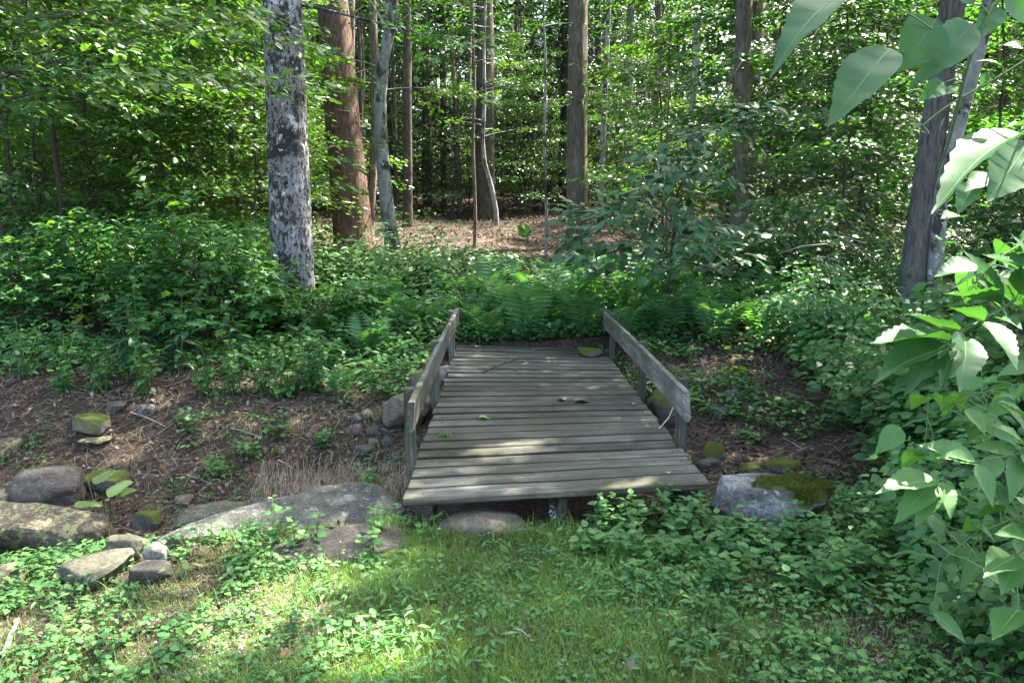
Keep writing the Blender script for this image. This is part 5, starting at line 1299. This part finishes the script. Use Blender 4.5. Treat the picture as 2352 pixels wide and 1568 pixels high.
for i, (u0, v0, u1, v1, lb) in enumerate([(300, 950, 380, 985, 'thin stick on the dirt bank below the small stones'), (520, 985, 600, 1010, 'thin pale stick in the middle of the dirt bank'), (430, 1095, 490, 1120, 'pale broken stick low on the dirt bank'), (640, 1060, 700, 1100, 'stick above the lichen slab'), (1800, 1010, 1840, 1035, 'curved twig on the right bank'), (1180, 1450, 1215, 1475, 'small dry twig in the grass'), (10, 1510, 40, 1440, 'rotten grey stick in the bottom left corner'), (700, 470, 770, 425, '')]):
    if not lb: continue
    a, b = G(u0, v0), G(u1, v1); m = (a + b) / 2; m[2] = tz(m[0], m[1]) + .025; a[2] = tz(a[0], a[1]) + .012; b[2] = tz(b[0], b[1]) + .02
    stick('stick', lb, [a, m, b], .006 if i != 6 else .014, B_pale, cat='stick')
for i in range(9):
    u, v = [(2000, 600), (1960, 640), (1990, 560), (1930, 600), (2030, 650), (1900, 560), (1950, 700), (2010, 680), (1880, 640)][i]
    a = A(u, v, 8.9); b = a + np.array([-.35 - .1 * i % .3, -.1, .25 - .07 * i]); stick('bare_twig', 'bare grey twig of the dead brush left of the rough grey trunk', [a, (a + b) / 2 + [0, 0, .03], b], .006, B_pale)['group'] = 'dead brush twigs'
def curled(name, label, loc, L, tm, mat, rz=0., n=1, cat='leaf'):
    g = Geo(); v = tm[0].copy(); v[:, 2] += .35 * v[:, 0] ** 2 / .3 + .2 * (v[:, 1] - .5) ** 2; g.scatter((v, tm[1]), np.zeros((1, 3)), frames(np.array([[math.cos(rz), math.sin(rz), 0.]]), np.array([[0.05, 0, 1.]]), [L]))
    return tag(g.build(name, mat, loc=loc), label, cat)
M_dead = flat_mat('dead_leaf', (.16, .12, .10), .8); M_green = flat_mat('fallen_leaf', (.20, .30, .07), .6); M_pale = flat_mat('pale_leaf', (.34, .30, .26), .8)
for u, v, L, mm, rz, lb in ((1318, 923, .15, M_dead, .2, 'curled brown dead leaf on the middle of the deck'), (1300, 920, .10, M_pale, 2.4, 'pale curled leaf touching the brown one on the deck'), (1452, 932, .06, M_green, .3, 'pale green leaf flake near the right side of the deck'), (1485, 988, .06, M_green, 1.0, 'yellowish leaf flake by the near right post'),
                         (1100, 956, .09, M_green, .1, 'green leaf lying on the left half of the deck'), (1090, 803, .08, M_pale, .1, 'pale scrap near the far left corner of the deck'), (1225, 806, .06, M_pale, 1.2, 'pale scrap near the far middle of the deck'), (1535, 1105, .05, M_pale, 1.5, 'tiny pale leaf scrap at the right of the second plank')):
    x, y, z = dk(u, v); curled('fallen_leaf', lb, (x, y, z + .004), L, T_tooth, mm, rz)
g0 = gp(1020, 992)
x, y, z = dk(1020, 992)
g = Geo(); n = 60; g.scatter(T_tiny, R.normal(size=(n, 3)) * [.018, .012, .006] + [0, 0, .012], frames(R.normal(size=(n, 3)), rdir(n, .6), R.uniform(.01, .025, n)))
tag(g.build('moss_tuft', L_cover, loc=(x, y, z)), 'small moss tuft growing between the left ends of two planks', 'moss')
q = G(1275, 1192); g = Geo(); n = 14; g.scatter(T_oval, R.normal(size=(n, 3)) * [.015, .01, .018] + [0, 0, .035], frames(R.normal(size=(n, 3)), rdir(n, .8), R.uniform(.02, .035, n)))
tag(g.build('flower', M_flower, loc=(q[0], q[1] - .02, q[2])), 'small white fungus-like flower at the foot of the front prop', 'flower')
for u, v, Y, lb in ((1380, 530, 12.5, 'white flower head above the layered sapling leaves'), (1045, 560, 13.0, 'white flower head before the litter clearing'), (850, 605, 14, 'bright white blossom cluster between pine and beech')):
    q = A(u, v, Y); zg = tz(q[0], q[1]); fl = empty('flower', (q[0], q[1], zg)); tag(fl, lb, 'flower')
    h = q[2] - zg; g = Geo(); g.tube([(0, 0, 0), (.01, 0, h / 2), (0, 0, h)], [.005, .004, .003], 5); g.build('stem', B_stem, fl)
    g = Geo(); n = 60; a = R.uniform(0, 6.28, n); r_ = .08 * np.sqrt(R.uniform(size=n)); g.scatter(T_oval, np.stack([np.cos(a) * r_, np.sin(a) * r_, h + .01 - r_ * .2], 1), frames(np.stack([np.cos(a), np.sin(a), 0 * a + .1], 1), rdir(n, .3), R.uniform(.02, .035, n))); g.build('flower_head', M_flower, fl)
